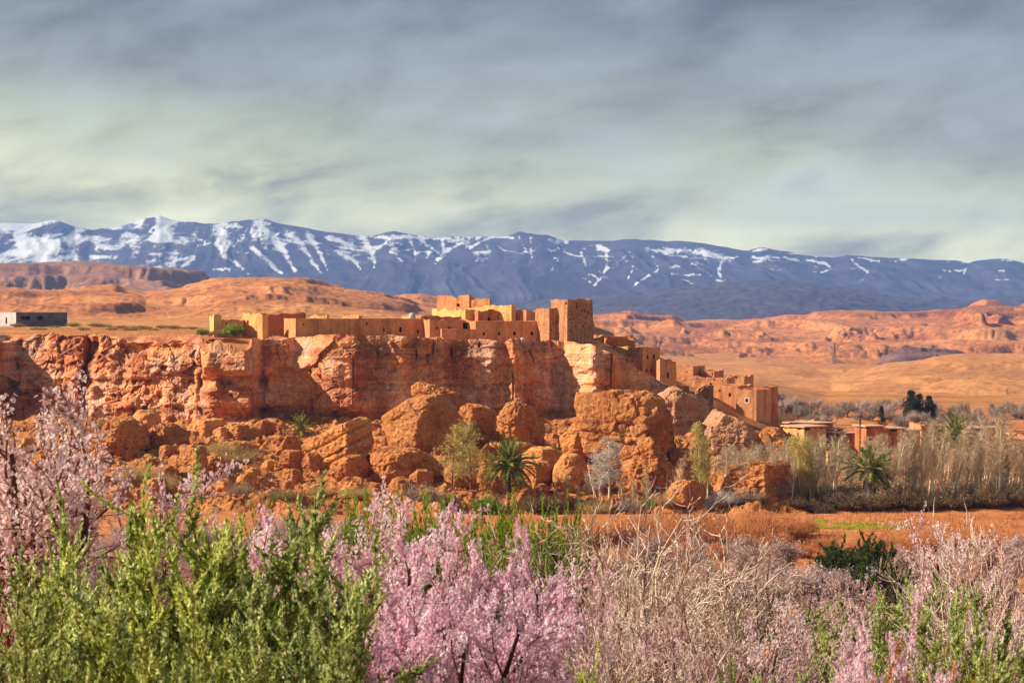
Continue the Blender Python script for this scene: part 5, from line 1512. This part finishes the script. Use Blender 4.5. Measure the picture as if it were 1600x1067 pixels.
make_bush('bush_scrub', 245, 260, 0.8, 1.1, 'scrub', 0.03, leafm='scrub', leafn=700, ll=0.10, lw=0.05)
make_bush('bush_green', 246, 200, 1.4, 1.2, 'leaf_reed', 0.04, leafm='leaf_reed', leafn=900, ll=0.3, lw=0.09)
make_bush('bush_white', 247, 420, 2.4, 2.0, 'twig_white', 0.028)
make_evergreen('cypress', 251, 12.0, 2.6, 9000, 'leaf_conifer', lambda t: math.sin(math.pi * min(1, t * 0.9 + 0.12)) ** 0.6, 0.42, 0.16, 90)
make_evergreen('fir', 252, 6.0, 1.6, 3000, 'leaf_conifer', lambda t: 1.05 - t, 0.35, 0.12, 50)
make_evergreen('round_evergreen', 253, 4.5, 3.0, 5000, 'leaf_dark', lambda t: math.sin(math.pi * (0.15 + 0.8 * t)), 0.4, 0.18, 70)

# ------------------------------------------------------------------ poplar grove and far trees
rs = np.random.RandomState(77)
def top_row(px):
    return lerp_pts(px, [(1090, 700), (1150, 715), (1200, 705), (1240, 690), (1290, 698), (1350, 700), (1400, 690), (1450, 682), (1520, 680), (1560, 676), (1600, 690), (1700, 690)])
spots = []
for i in range(150):
    px = 1130 + (1680 - 1130) * (i + rs.uniform(-.4, .4)) / 150
    d = rs.choice([rs.uniform(244, 254), rs.uniform(254, 300)], p=[0.45, 0.55])
    if px < 1225 and d > 262: d = rs.uniform(246, 258)
    spots.append((px, d))
front_n = 0
ORD = ['first', 'second', 'third', 'fourth', 'fifth', 'sixth', 'seventh', 'eighth', 'ninth', 'tenth', 'eleventh', 'twelfth', 'thirteenth', 'fourteenth', 'fifteenth', 'sixteenth', 'seventeenth', 'eighteenth', 'nineteenth', 'twentieth']
ORD += ['twenty-' + w_ for w_ in ORD[:9]] + ['thirtieth'] + ['thirty-' + w_ for w_ in ORD[:9]]
for (px, d) in sorted(spots):
    key = 'poplar_%d' % rs.randint(0, 5)
    tr = top_row(px) + rs.uniform(-16, 36)
    hgt = min(max(height_for(px, tr, d), 4.5), 13)
    front = d < 251
    if front and front_n < 20 and px > 1200:
        lab = 'pale bare poplar, %s from the left in the grove front row' % ORD[front_n]; front_n += 1
    elif front:
        lab = 'pale bare poplar in the front row, %s end of grove' % ('left' if px < 1300 else 'right')
    else:
        lab = 'bare poplar deep in the grove %s' % ('left of the yellow corner house' if px < 1225 else 'below the yellow corner house' if px < 1300 else 'below the red front house' if px < 1420 else 'below the arcade house' if px < 1530 else 'at the right edge')
    plant(key, lab, 'poplar', base(px, d), hgt, rs.uniform(-0.6, 0.6), 'bare poplars of the grove', 'bare_poplar', rs.uniform(0.85, 1.15))
for (px, tr, d, lab) in [(1094, 672, 246, 'bright yellow-green poplar in front of the fallen rocks'), (1106, 690, 247, 'slimmer yellow poplar close behind the bright yellow-green one')]:
    plant('poplar_yellow', lab, 'poplar', base(px, d), height_for(px, tr, d), 0.3, None, 'yellow_poplar')
for (px, tr, d, lab) in [(1252, 690, 246, 'yellowish poplar with clustered white trunks below the yellow corner house'), (1268, 694, 247, 'yellowish poplar just right of the clustered white trunks'), (1170, 735, 250, 'small yellowish poplar on the bank left of the grove')]:
    plant('poplar_yellow', lab, 'poplar', base(px, d), height_for(px, tr, d), 1.3, None, 'yellow_poplar')
for (px, tr, d) in [(1012, 735, 245), (1058, 720, 246), (888, 742, 246), (868, 755, 247), (905, 760, 244), (922, 738, 246), (990, 750, 245), (850, 765, 247), (1150, 705, 252), (973, 742, 247)]:
    plant('poplar_%d' % (px % 4), 'thin young bare poplar before the boulders %s' % ('right of the white bushy tree' if px > 960 else 'left of the white bushy tree'), 'poplar', base(px, d), height_for(px, tr, d), px * 0.1, 'young poplars at the talus foot', 'young_poplar')
plant('tree_white', 'whitish bushy bare tree in front of the boulders', 'tree', base(952, 248), height_for(952, 694, 248), 0.4, None, 'white_tree', 1.5)
plant('tree_white', 'smaller whitish bare tree behind the whitish bushy one', 'tree', base(938, 252), height_for(938, 712, 252), 1.9, None, 'white_tree', 1.4)
plant('tree_willowy', 'yellow-green willowy tree left of the date palm', 'tree', base(706, 252), height_for(706, 678, 252), 0.2, None, 'willowy_tree', 1.45)
plant('tree_willowy', 'second yellow-green willowy tree nearer the date palm', 'tree', base(735, 254), height_for(735, 672, 254), 2.0, None, 'willowy_tree', 1.2)
plant('tree_spreading', 'large leaning bare tree with a white trunk at the right edge', 'tree', base(1566, 262), height_for(1566, 650, 262), 2.9, None, 'spreading_tree', 1.7)
plant('tree_spreading', 'spreading bare tree behind the large leaning one', 'tree', base(1540, 285), height_for(1540, 655, 285), 0.9, None, 'spreading_tree', 1.5)
for (px, d, hh, k_) in [(1215, 245, 2.6, 'bush_grey'), (1150, 244, 2.6, 'bush_grey'), (1130, 243, 2.4, 'bush_white'), (1190, 247, 3.0, 'bush_dark'), (1105, 243, 2.2, 'bush_white'), (1230, 246, 2.8, 'bush_grey'), (1265, 243, 2.2, 'bush_dark'), (1300, 244, 2.4, 'bush_dark'), (1325, 243, 2.6, 'bush_dark'),
                        (1352, 245, 2.8, 'bush_grey'), (1380, 243, 2.4, 'bush_dark'), (1405, 244, 3.0, 'bush_dark'), (1430, 243, 2.6, 'bush_dark'), (1460, 245, 3.0, 'bush_grey'), (1490, 243, 2.6, 'bush_dark'), (1520, 244, 2.8, 'bush_dark'), (1550, 243, 2.6, 'bush_dark'), (1585, 244, 2.9, 'bush_dark'), (1620, 243, 2.6, 'bush_grey'),
                        (1180, 243, 2.0, 'bush_grey'), (1340, 249, 3.6, 'bush_grey'), (1420, 250, 3.8, 'bush_grey'), (1500, 250, 4, 'bush_grey'), (1570, 251, 4, 'bush_grey'), (1280, 250, 3.4, 'bush_grey'), (1245, 242.5, 1.8, 'bush_dark'), (1445, 242.5, 2, 'bush_dark'), (1365, 242.5, 2, 'bush_dark'), (1285, 242, 1.8, 'bush_dark')]:
    kind = {'bush_grey': 'grey', 'bush_dark': 'dark brown', 'bush_white': 'silvery'}[k_]
    plant(k_, '%s leafless bush under the poplars %s' % (kind, 'left of the leaning palm' if px < 1330 else ('right of the leaning palm' if px < 1450 else 'near the right edge')), 'bush', base(px, d), hh, px * .37, 'bushes under the poplars', 'leafless_bush', 1.2)

palm('date palm with a rounded crown at the foot of the boulders', base(795, 246), 4.4, 1.32, 58, 1, dry=16)
palm('short date palm leaning into the poplar grove', base(1352, 247), 3.3, 1.25, 50, 2, wind=1.2, dry=12, lean=(0.5, 0))
palm('pale date palm among bare trees in front of the arcade house', base(1494, 290), 4.6, 1.35, 34, 3, dry=3)
palm('low dark young palm in the shade at the cliff foot', base(468, 300), 0.5, 0.95, 26, 4, dry=0)

# far tree belt behind the houses
rs = np.random.RandomState(91)
belt = ['dense grey-brown tree in the far belt %s', 'dull grey tree in the far belt %s', 'pale blossoming tree in the far belt %s']
for i in range(64):
    px = 1205 + 430 * (i + rs.uniform(-.4, .4)) / 64
    d = rs.uniform(395, 480)
    k_ = ['belt_tree', 'bush_grey', 'almond_far_b'][i % 3] if i % 6 else 'belt_tree'
    zn = 'behind the yellow corner house' if px < 1310 else ('behind the red front house' if px < 1415 else ('below the dark cypresses' if px < 1470 else 'behind the arcade house and beyond'))
    plant(k_, belt[2 if k_ == 'almond_far_b' else 1 if k_ == 'bush_grey' else 0] % zn, 'tree', base(px, d), rs.uniform(2.6, 4.2), rs.uniform(0, 6), 'trees of the far belt', 'far_tree', rs.uniform(0.9, 1.3))
for (px, tr, d, lab, k_, wd_) in [(1424, 612, 430, 'tallest dark cypress clump beyond the arcade house', 'cypress', 1.25), (1437, 617, 434, 'middle dark cypress joined to the tallest clump', 'cypress', 1.1), (1452, 620, 430, 'right-hand smaller dark cypress of the clump', 'cypress', 1.15), (1378, 636, 420, 'lone small dark fir above the red wing', 'fir', 1.0),
                                  (1262, 646, 425, 'round dark evergreen above the yellow corner house', 'round_evergreen', 1.0), (1278, 648, 428, 'second round dark evergreen above the yellow corner house', 'round_evergreen', 0.9), (1240, 650, 440, 'low green tree left of the round evergreens', 'round_evergreen', 0.9),
                                  (1515, 648, 440, 'small dark green tree right of the cypresses', 'round_evergreen', 0.6), (1528, 650, 450, 'squat dark green tree further right of the cypresses', 'round_evergreen', 0.6), (1215, 651, 450, 'low green tree at the left end of the far belt', 'round_evergreen', 0.8)]:
    plant(k_, lab, 'tree', base(px, d), max(2.0, height_for(px, tr, d)), px * .2, None, {'cypress': 'cypress', 'fir': 'fir_tree', 'round_evergreen': 'evergreen_tree'}[k_], wd_)

# ------------------------------------------------------------------ red field, tamarisk, crop strip
for (px, tr, d, wd_) in [(1188, 792, 212, 1.0), (1200, 800, 208, 1.1), (1250, 800, 214, 1.3), (1238, 806, 210, 1.1), (1108, 792, 214, 1.1), (1092, 800, 210, 1.0), (1125, 806, 208, 1.2), (1160, 808, 206, 1.2), (1062, 800, 212, 1.0), (1215, 822, 203, 1.2), (1290, 832, 200, 1.2), (1175, 830, 198, 1.2), (1385, 832, 200, 1.3), (1420, 834, 198, 1.2), (1460, 830, 200, 1.3), (1350, 838, 196, 1.3), (1255, 842, 195, 1.2), (1500, 826, 202, 1.2), (1545, 826, 202, 1.2), (1590, 828, 200, 1.2), (1040, 812, 206, 1.2), (1405, 846, 192, 1.2), (1300, 850, 192, 1.2), (1000, 800, 210, 1.1), (970, 806, 208, 1.2), (930, 810, 206, 1.1), (1020, 826, 200, 1.2), (1075, 838, 196, 1.2), (890, 816, 204, 1.1), (1130, 844, 194, 1.2)]:
    plant('bush_red', 'orange-red leafless tamarisk %s' % ('left of the green crop strip' if px < 1225 else ('beside the green crop strip' if px < 1300 else 'on the red field in front of the grove')), 'bush', base(px, d), max(1.0, height_for(px, tr, d)), px * .3, 'tamarisk bushes on the red field', 'tamarisk_bush', wd_)


def base_many(px, d, talus=True):
    x = (px - 800) / F * d
    z = zground(x, d)
    if talus:
        i = np.clip(np.searchsorted(pxs, px), 0, len(pxs) - 1); j = np.clip(np.searchsorted(dts, d), 0, len(dts) - 1)
        on = (d > 236) & (d < 330) & (px > -330) & (px < 1300)
        z = np.where(on, np.maximum(ZT[i, j], z - 0.5), z)
    return np.stack([x, d, z - 0.05], 1)


def blades(name, label, n_, region, hmin, hmax, wd, mat, seed, talus=True):
    rs_ = np.random.RandomState(seed)
    px = rs_.uniform(region[0], region[1], n_ * 3); d = rs_.uniform(region[2], region[3], n_ * 3)
    keep = vnoise(px / 16.0, d / 5.0, seed, 3) > 0.42
    px, d = px[keep][:n_], d[keep][:n_]
    P0 = base_many(px, d, talus)
    h_ = rs_.uniform(hmin, hmax, (len(px), 1))
    P1 = P0 + np.concatenate([rs_.normal(size=(len(px), 2)) * 0.35 * h_, h_], 1)
    V, Fc = ribbons(P0, P1, wd, rs_)
    tag(add(name, mesh_np(name, V, Fc, M[mat], False)), label, kind='stuff')


blades('crop_strip', 'strip of bright green crop across the red field', 4200, (1275, 1420, 221, 227), 0.2, 0.45, 0.06, 'grass_green', 1)
blades('crop_strip', 'short yellow-green grass strip left of the crop', 2000, (1200, 1290, 227, 232), 0.2, 0.4, 0.06, 'grass_green', 2)
blades('dry_field_grass', 'dry reddish grass and scrub over the field', 15000, (600, 1700, 192, 239), 0.2, 0.8, 0.045, 'twig_red', 3)
blades('talus_grass', 'dry yellow grass scattered over the talus', 9000, (-60, 1130, 241, 312), 0.25, 0.7, 0.045, 'grass_dry', 4)
def plateau_z(px, d):
    return np.array([(px - 800) / F * d, d, ground_at(px, d) - 0.02])
blades('plateau_grass', 'dry grass and scrub on the cliff-top plateau', 6000, (-60, 460, 336, 520), 0.2, 0.6, 0.07, 'grass_dry', 5, False)

# scrub on the plateau and talus
rs = np.random.RandomState(13)
for (px, row) in [(28, 512), (85, 512), (115, 510), (150, 512), (165, 511), (190, 514), (215, 513), (225, 516), (255, 514), (270, 516), (290, 516), (300, 517), (240, 520), (205, 521), (340, 520), (60, 519), (130, 519), (320, 525), (330, 535), (360, 530), (345, 540), (175, 520)]:
    d = float(np.interp(row, [510, 530, 545], [520, 345, 331]))
    plant('bush_scrub', 'low dry scrub on the plateau %s' % ('behind the rim near the grey house' if px < 140 else ('left of the small yellow house' if px < 300 else 'in front of the small yellow house')), 'shrub', (plateau_z(px, d)[0], d, plateau_z(px, d)[2]), rs.uniform(0.7, 1.3), px, 'scrub on the plateau', 'scrub', 1.5)
plant('bush_green', 'bright green agave-like shrub in front of the small yellow house', 'shrub', tuple(plateau_z(365, 334)), 2.3, 0, None, 'green_shrub')
plant('bush_green', 'small bright green shrub left of the agave-like one', 'shrub', tuple(plateau_z(316, 336)), 1.3, 0, None, 'green_shrub')
for (px, row, k_, hh, lab, wd_) in [(370, 722, 'bush_dry', 3.0, 'wide pale dry bush between the upright block and pyramid boulder', 1.4), (350, 720, 'bush_dry', 2.4, 'pale dry bush left of the wide pale one', 1.3), (655, 790, 'bush_grey', 3.0, 'grey leafless bush below the dark boulder', 1.2), (680, 792, 'bush_grey', 2.6, 'grey leafless bush left of the willowy tree', 1.2),
                                (375, 785, 'bush_grey', 2.4, 'grey leafless bush on the talus left of centre', 1.2), (230, 760, 'bush_dry', 4.2, 'tall straw-coloured bush left of the upright block', 0.9), (210, 765, 'bush_dry', 3.6, 'straw-coloured bush behind the left blossom tree', 0.9), (250, 770, 'bush_dry', 3.4, 'straw-coloured bush nearest the upright block', 0.9),
                                (620, 748, 'bush_scrub', 1.4, 'small green-brown scrub on the sprawling boulder slope', 1.3), (758, 800, 'bush_green', 2.2, 'dark green shrub left of the date palm foot', 1.0), (835, 800, 'bush_dark', 2.4, 'dark brown bush right of the date palm foot', 1.2), (860, 798, 'bush_dark', 2.2, 'dark brown bush further right of the date palm', 1.2), (775, 798, 'bush_grey', 2.2, 'grey bush behind the date palm foot', 1.0),
                                (1020, 792, 'bush_green', 2.0, 'green shrub at the foot of the small round boulder', 1.0), (985, 795, 'bush_grey', 2.4, 'grey bush below the furrowed spur', 1.1), (930, 798, 'bush_dry', 2.4, 'straw-coloured bush under the white bushy tree', 1.1), (1040, 797, 'bush_dry', 2.0, 'straw-coloured bush below the small round boulder', 1.1), (180, 690, 'bush_scrub', 1.6, 'olive scrub on the lumpy left outcrop', 2.0),
                                (700, 800, 'bush_dark', 1.8, 'dark brown bush under the willowy tree', 1.2), (560, 792, 'bush_dry', 2.0, 'straw-coloured bush below the round boulder', 1.2), (500, 785, 'bush_dry', 1.8, 'straw-coloured bush below the layered slab', 1.2), (445, 790, 'bush_scrub', 1.6, 'green-brown scrub on the left-centre talus foot', 1.5)]:
    d = row_to_d(row)
    plant(k_, lab, 'bush', base(px, d), hh, px * .7, 'bushes on the talus', 'talus_bush', wd_)

# ------------------------------------------------------------------ pylons, pole and wires
def lattice(label, loc, H, seed=0):
    r = thing('pylon', label, 'pylon', loc, 0.35, 'power pylons')
    segs = []
    cs = [(-1, -1), (1, -1), (1, 1), (-1, 1)]
    def at_(c, t): 
        w_ = H * (0.085 * (1 - t) ** 1.2 + 0.012)
        return np.array([c[0] * w_, c[1] * w_, H * t])
    N = 9
    for i in range(N):
        for q in range(4):
            a, b_ = cs[q], cs[(q + 1) % 4]
            t0, t1 = i / N, (i + 1) / N
            segs.append((at_(a, t0), at_(a, t1), 0.010 * H, 0.010 * H))
            segs.append((at_(a, t0), at_(b_, t1), 0.005 * H, 0.005 * H)); segs.append((at_(b_, t0), at_(a, t1), 0.005 * H, 0.005 * H))
    V1, F1 = tubes(segs, 4)
    add('tower_frame', mesh_np('tower_frame', V1, F1, M['steel'], False), r)
    for t, L in ((0.70, 0.15), (0.82, 0.19), (0.94, 0.13)):
        sg = [(np.array([-L * H, 0, H * t]), np.array([L * H, 0, H * t]), 0.008 * H, 0.008 * H), (np.array([-L * H, 0, H * t]), np.array([0, 0, H * (t + 0.06)]), 0.005 * H, 0.005 * H), (np.array([L * H, 0, H * t]), np.array([0, 0, H * (t + 0.06)]), 0.005 * H, 0.005 * H)]
        V1, F1 = tubes(sg, 4)
        add('crossarm', mesh_np('crossarm', V1, F1, M['steel'], False), r)
    return r


lattice('faint lattice pylon on the far right plain', (W(1304, 566, 1500)[0], 1500, W(1304, 567, 1500)[2] - 1), 16.5)
lattice('lattice pylon at the right edge of the plain', (W(1574, 634, 760)[0], 760, ground_at(1574, 760) - 0.3), (CZ + (HR - 606) / F * 760) - ground_at(1574, 760))
pb = base(1344, 322)
pole = thing('utility_pole', 'dark wooden utility pole in front of the red front house', 'pole', pb)
ph = height_for(1344, 648, 322)
V1, F1 = tubes([(np.array([0, 0, -0.5]), np.array([0, 0, ph]), 0.17, 0.11)], 8)
add('post', mesh_np('post', V1, F1, M['wood']), pole)
V1, F1 = tubes([(np.array([-0.5, 0, ph - 0.35]), np.array([0.5, 0, ph - 0.35]), 0.06, 0.06), (np.array([-0.4, 0, ph - 0.35]), np.array([-0.4, 0, ph - 0.1]), 0.05, 0.03), (np.array([0.4, 0, ph - 0.35]), np.array([0.4, 0, ph - 0.1]), 0.05, 0.03)], 6)
add('crossarm', mesh_np('crossarm', V1, F1, M['wood']), pole)
def wire(label, a, b_, sag, r_=0.02):
    a, b_ = np.array(a), np.array(b_)
    pts = [a + (b_ - a) * t + np.array([0, 0, -4 * sag * t * (1 - t)]) for t in np.linspace(0, 1, 14)]
    V1, F1 = tubes([(pts[i], pts[i + 1], r_, r_) for i in range(13)], 4)
    tag(add('power_wire', mesh_np('power_wire', V1, F1, M['wire'])), label, 'wire', 'power wires')
top = (pb[0], pb[1], pb[2] + ph - 0.15)
wire('thin wire from the utility pole up to the orange houses on the left', top, W(1200, 630, 345), 0.5)
wire('thin wire from the utility pole towards the arcade house', top, W(1440, 672, 350), 0.6)

# ------------------------------------------------------------------ valley orchard
rs = np.random.RandomState(31)
row_lab = {}
for i in range(78):
    px = -40 + 1700 * (i + rs.uniform(-.5, .5)) / 78
    d = rs.uniform(132, 178)
    if px < 560: d = rs.uniform(135, 200)
    k_ = rs.choice(['almond_far', 'almond_far_b', 'bush_grey'], p=[.45, .35, .2])
    if 1150 < px < 1330: k_ = 'almond_far'
    zn = 'at far left' if px < 260 else 'left of centre' if px < 560 else ('below the date palm' if px < 960 else ('below the red field' if px < 1300 else 'right of the dark green shrub'))
    plant(k_, '%s orchard tree on the valley floor %s' % ('bare grey' if k_ == 'bush_grey' else 'pale blossoming', zn), 'tree', base(px, d), rs.uniform(3.8, 5.0), rs.uniform(0, 6), 'orchard trees on the valley floor', 'orchard_tree', rs.uniform(1.0, 1.35))
plant('feathery_shrub', 'dark green feathery tree standing before the red field', 'tree', base(1336, 165), height_for(1336, 834, 165), 0, None, 'feathery_tree', 1.0)
plant('feathery_shrub', 'lower dark green bush right of the feathery tree', 'tree', base(1372, 150), height_for(1372, 872, 150), 2, None, 'feathery_tree', 0.8)

# ------------------------------------------------------------------ fresh green willows in the middle ground
for (px, tr, d, wd_, lab) in [(575, 788, 52, 0.8, 'leftmost fresh green willow in the middle ground'), (660, 795, 48, 0.9, 'fresh green willow behind the pink almond top'), (705, 800, 50, 0.9, 'fresh green willow left of the date palm foot'), (760, 796, 47, 1.0, 'broad fresh green willow below the date palm'), (820, 815, 46, 0.9, 'fresh green willow right of the date palm'), (885, 790, 55, 0.45, 'narrow bright green willow left of the bare trees'), (430, 800, 45, 0.7, 'fresh green willow behind the left shrubs'), (610, 830, 44, 0.8, 'low fresh green willow behind the pink almonds'), (720, 850, 42, 0.9, 'low fresh green willow above the right pink almond'), (540, 792, 50, 0.6, 'fresh green willow behind the pale almond'), (625, 790, 54, 0.7, 'fresh green willow left of the willowy yellow tree'), (850, 800, 50, 0.7, 'fresh green willow right of the date palm foot')]:
    plant('reed_willow', lab, 'willow', base(px, d), height_for(px, tr - 16, d), px, 'green willows in the middle ground', 'green_willow', wd_ * 0.8)
for (px, tr, d, lab) in [(840, 820, 44, 'tangle of bare twigs below the date palm'), (790, 835, 42, 'low tangle of bare twigs among the green willows'), (900, 810, 46, 'bare twiggy shrub right of the green willows')]:
    plant('bare_brown', lab, 'shrub', base(px, d), height_for(px, tr, d), px, None, 'bare_shrub', 0.7)

# ------------------------------------------------------------------ foreground
FG = [
    # key, px, top row, depth, rot, widen, name, category, label
    ('almond_sparse', 80, 596, 22, 0.3, 1.0, 'almond_tree', 'almond tree', 'slender sparsely blossoming almond tree at the left edge'),
    ('almond_sparse', 8, 640, 24, 2.2, 0.9, 'almond_tree', 'almond tree', 'thin blossoming almond tree cut by the left edge'),
    ('almond_pale', 130, 690, 25, 4.2, 0.7, 'almond_tree', 'almond tree', 'blossoming almond close behind the slender left one'),
    ('almond_pale', 65, 880, 15, 1.2, 0.55, 'almond_tree', 'almond tree', 'low pale blossoming almond among the left green shrubs'),
    ('willow_shrub', 262, 742, 15, 0.0, 1.0, 'willow_shrub', 'shrub', 'tall bright green shrub with upright shoots left of the pink almonds'),
    ('willow_shrub_b', 345, 752, 15.6, 1.0, 1.0, 'willow_shrub', 'shrub', 'bright green shrub right of the tallest green shrub'),
    ('willow_shrub', 195, 765, 14.4, 2.0, 0.8, 'willow_shrub', 'shrub', 'bright green shrub left of the tallest green shrub'),
    ('willow_shrub_b', 412, 815, 14.6, 3.0, 0.8, 'willow_shrub', 'shrub', 'lower green shrub leaning towards the pale almond'),
    ('olive_shrub', 15, 860, 12.5, 0.5, 0.8, 'olive_shrub', 'shrub', 'grey-green shrub filling the lower left corner'),
    ('olive_shrub', 125, 925, 12.2, 1.5, 0.8, 'olive_shrub', 'shrub', 'grey-green shrub right of the lower left corner'),
    ('willow_shrub_b', -20, 780, 15, 2.5, 0.7, 'willow_shrub', 'shrub', 'green shrub cut by the left edge'),
    ('willow_shrub', 300, 880, 11.5, 4.0, 0.9, 'willow_shrub', 'shrub', 'nearest green shrub at the bottom left of centre'),
    ('olive_shrub', 445, 905, 12.5, 4.5, 0.8, 'olive_shrub', 'shrub', 'dark green shrub at the bottom beside the pink almonds'),
    ('willow_shrub_b', 385, 900, 12, 1.7, 0.8, 'willow_shrub', 'shrub', 'low green shrub between the nearest shrub and the dark one'),
    ('willow_shrub_b', 200, 940, 11, 5.0, 0.8, 'willow_shrub', 'shrub', 'low green shrub at the bottom left'),
    ('almond_pale', 478, 780, 25, 0.6, 0.8, 'almond_tree', 'almond tree', 'pale whitish almond tree left of the pink ones'),
    ('almond_pink', 590, 798, 22, 0.0, 0.9, 'almond_tree', 'almond tree', 'large pink almond tree left of centre'),
    ('almond_pink_b', 685, 815, 22, 1.2, 0.62, 'almond_tree', 'almond tree', 'pink almond tree with one tall blossoming spike'),
    ('almond_pink', 640, 880, 18, 2.6, 0.85, 'almond_tree', 'almond tree', 'nearest low pink almond tree at the bottom centre'),
    ('almond_pink_b', 790, 868, 22, 3.6, 0.8, 'almond_tree', 'almond tree', 'pink almond tree in the centre'),
    ('almond_pink', 862, 848, 22, 5.0, 0.52, 'almond_tree', 'almond tree', 'pink almond tree touching the bare trees'),
    ('almond_pink_b', 740, 930, 18, 4.4, 0.9, 'almond_tree', 'almond tree', 'shaded low pink almond tree below the centre'),
    ('almond_pink', 560, 930, 17, 5.6, 0.75, 'almond_tree', 'almond tree', 'low pink almond tree beside the dark green shrub'),
    ('almond_pink', 850, 950, 19, 3.1, 0.7, 'almond_tree', 'almond tree', 'low pink almond tree left of the bare trees'),
    ('bare_fig', 1010, 768, 25, 0.0, 1.0, 'bare_tree', 'tree', 'large bare cream-twigged tree right of the pink almonds'),
    ('bare_brown', 940, 792, 23, 1.0, 0.9, 'bare_tree', 'tree', 'bare tree with a dark reddish trunk beside the pink almonds'),
    ('bare_fig', 1105, 812, 27, 2.2, 1.0, 'bare_tree', 'tree', 'bare cream-twigged tree right of the largest one'),
    ('bare_grey', 1195, 835, 29, 3.0, 1.0, 'bare_tree', 'tree', 'greyish bare tree with dark trunk below the red field'),
    ('bare_brown', 1060, 890, 20, 4.0, 0.9, 'bare_tree', 'tree', 'low bare tree nearest the bottom right of centre'),
    ('bare_fig', 965, 900, 18, 5.0, 0.8, 'bare_tree', 'tree', 'low bare tree at the bottom beside the shaded pink almond'),
    ('almond_pale', 1140, 935, 20, 0.5, 0.7, 'almond_tree', 'almond tree', 'pale pink almond behind the bare trees at the bottom'),
    ('almond_pale', 1225, 960, 22, 1.5, 0.7, 'almond_tree', 'almond tree', 'pale almond right of the bare trees at the bottom'),
    ('willow_shrub', 905, 1015, 13, 0.6, 0.55, 'willow_shrub', 'shrub', 'small green shrub at the bottom below the bare tree'),
    ('willow_shrub_b', 1055, 1032, 13, 1.6, 0.6, 'willow_shrub', 'shrub', 'small green shrub at the bottom right of centre'),
    ('willow_shrub_b', 1245, 985, 15, 2.6, 0.75, 'willow_shrub', 'shrub', 'green shrub at the bottom left of the bright pink sprays'),
    ('almond_pink', 1375, 952, 14.5, 0.8, 0.5, 'almond_tree', 'almond tree', 'pink blossom sprays at the bottom right'),
    ('olive_shrub', 1345, 915, 26, 0.8, 0.9, 'olive_shrub', 'shrub', 'olive green shrub above the bottom right pink sprays'),
    ('olive_shrub', 1430, 890, 28, 1.8, 0.9, 'olive_shrub', 'shrub', 'olive green shrub below the right bare tree'),
    ('willow_shrub', 1470, 968, 15.5, 0.2, 0.8, 'olive_shrub', 'shrub', 'large green shrub at the bottom right'),
    ('olive_shrub', 1578, 990, 12, 1.2, 0.75, 'olive_shrub', 'shrub', 'grey-green shrub filling the lower right corner'),
    ('willow_shrub_b', 1600, 845, 19, 2.2, 0.8, 'willow_shrub', 'shrub', 'green shrub cut by the right edge'),
    ('bare_fig', 1535, 818, 25, 3.3, 0.9, 'bare_tree', 'tree', 'bare pale tree with dark trunk on the right'),
    ('bare_grey', 1485, 850, 30, 4.3, 0.9, 'bare_tree', 'tree', 'greyish bare tree left of the right pale one'),
    ('almond_pale', 1505, 812, 42, 5.3, 0.8, 'almond_tree', 'almond tree', 'pinkish blossoming almond behind the right bare tree'),
    ('almond_pale', 1405, 885, 45, 0.3, 0.6, 'almond_tree', 'almond tree', 'pale almond right of the dark feathery tree'),
    ('almond_pale', 1500, 945, 20, 1.3, 0.55, 'almond_tree', 'almond tree', 'white blossom sprays above the large bottom right shrub'),
    ('olive_shrub', 1300, 940, 30, 2.3, 0.9, 'olive_shrub', 'shrub', 'olive green shrub below the dark feathery tree'),
    ('orange_tuft', 1414, 1012, 14, 0.0, 1.0, 'orange_tuft', 'plant', 'small orange leafy tuft beside the bottom right pink sprays'),
    ('orange_tuft', 1520, 1040, 13, 1.0, 1.0, 'orange_tuft', 'plant', 'small orange leafy tuft at the bottom right edge'),
]
for (k_, px, tr, d, rz, wd_, nm, cat, lab) in FG:
    plant(k_, lab, cat, base(px, d), height_for(px, tr, d), rz, None, nm, wd_)

# ------------------------------------------------------------------ look-alikes told apart by their order across the view
shared = {}
for o in sc.objects:
    if o.parent is None and o.get("category") and o.get("label"):
        shared.setdefault(o["label"], []).append(o)
for lab, obs in shared.items():
    if 1 < len(obs) <= 39:
        obs.sort(key=lambda o_: o_.location.x / max(o_.location.y, 1.0))
        for i, o in enumerate(obs):
            n_w = len(lab.split())
            tail = ', %s from the left' % ORD[i] if n_w <= 12 else (', %s from left' % ORD[i] if n_w <= 13 else ', %s' % ORD[i])
            o["label"] = lab + tail
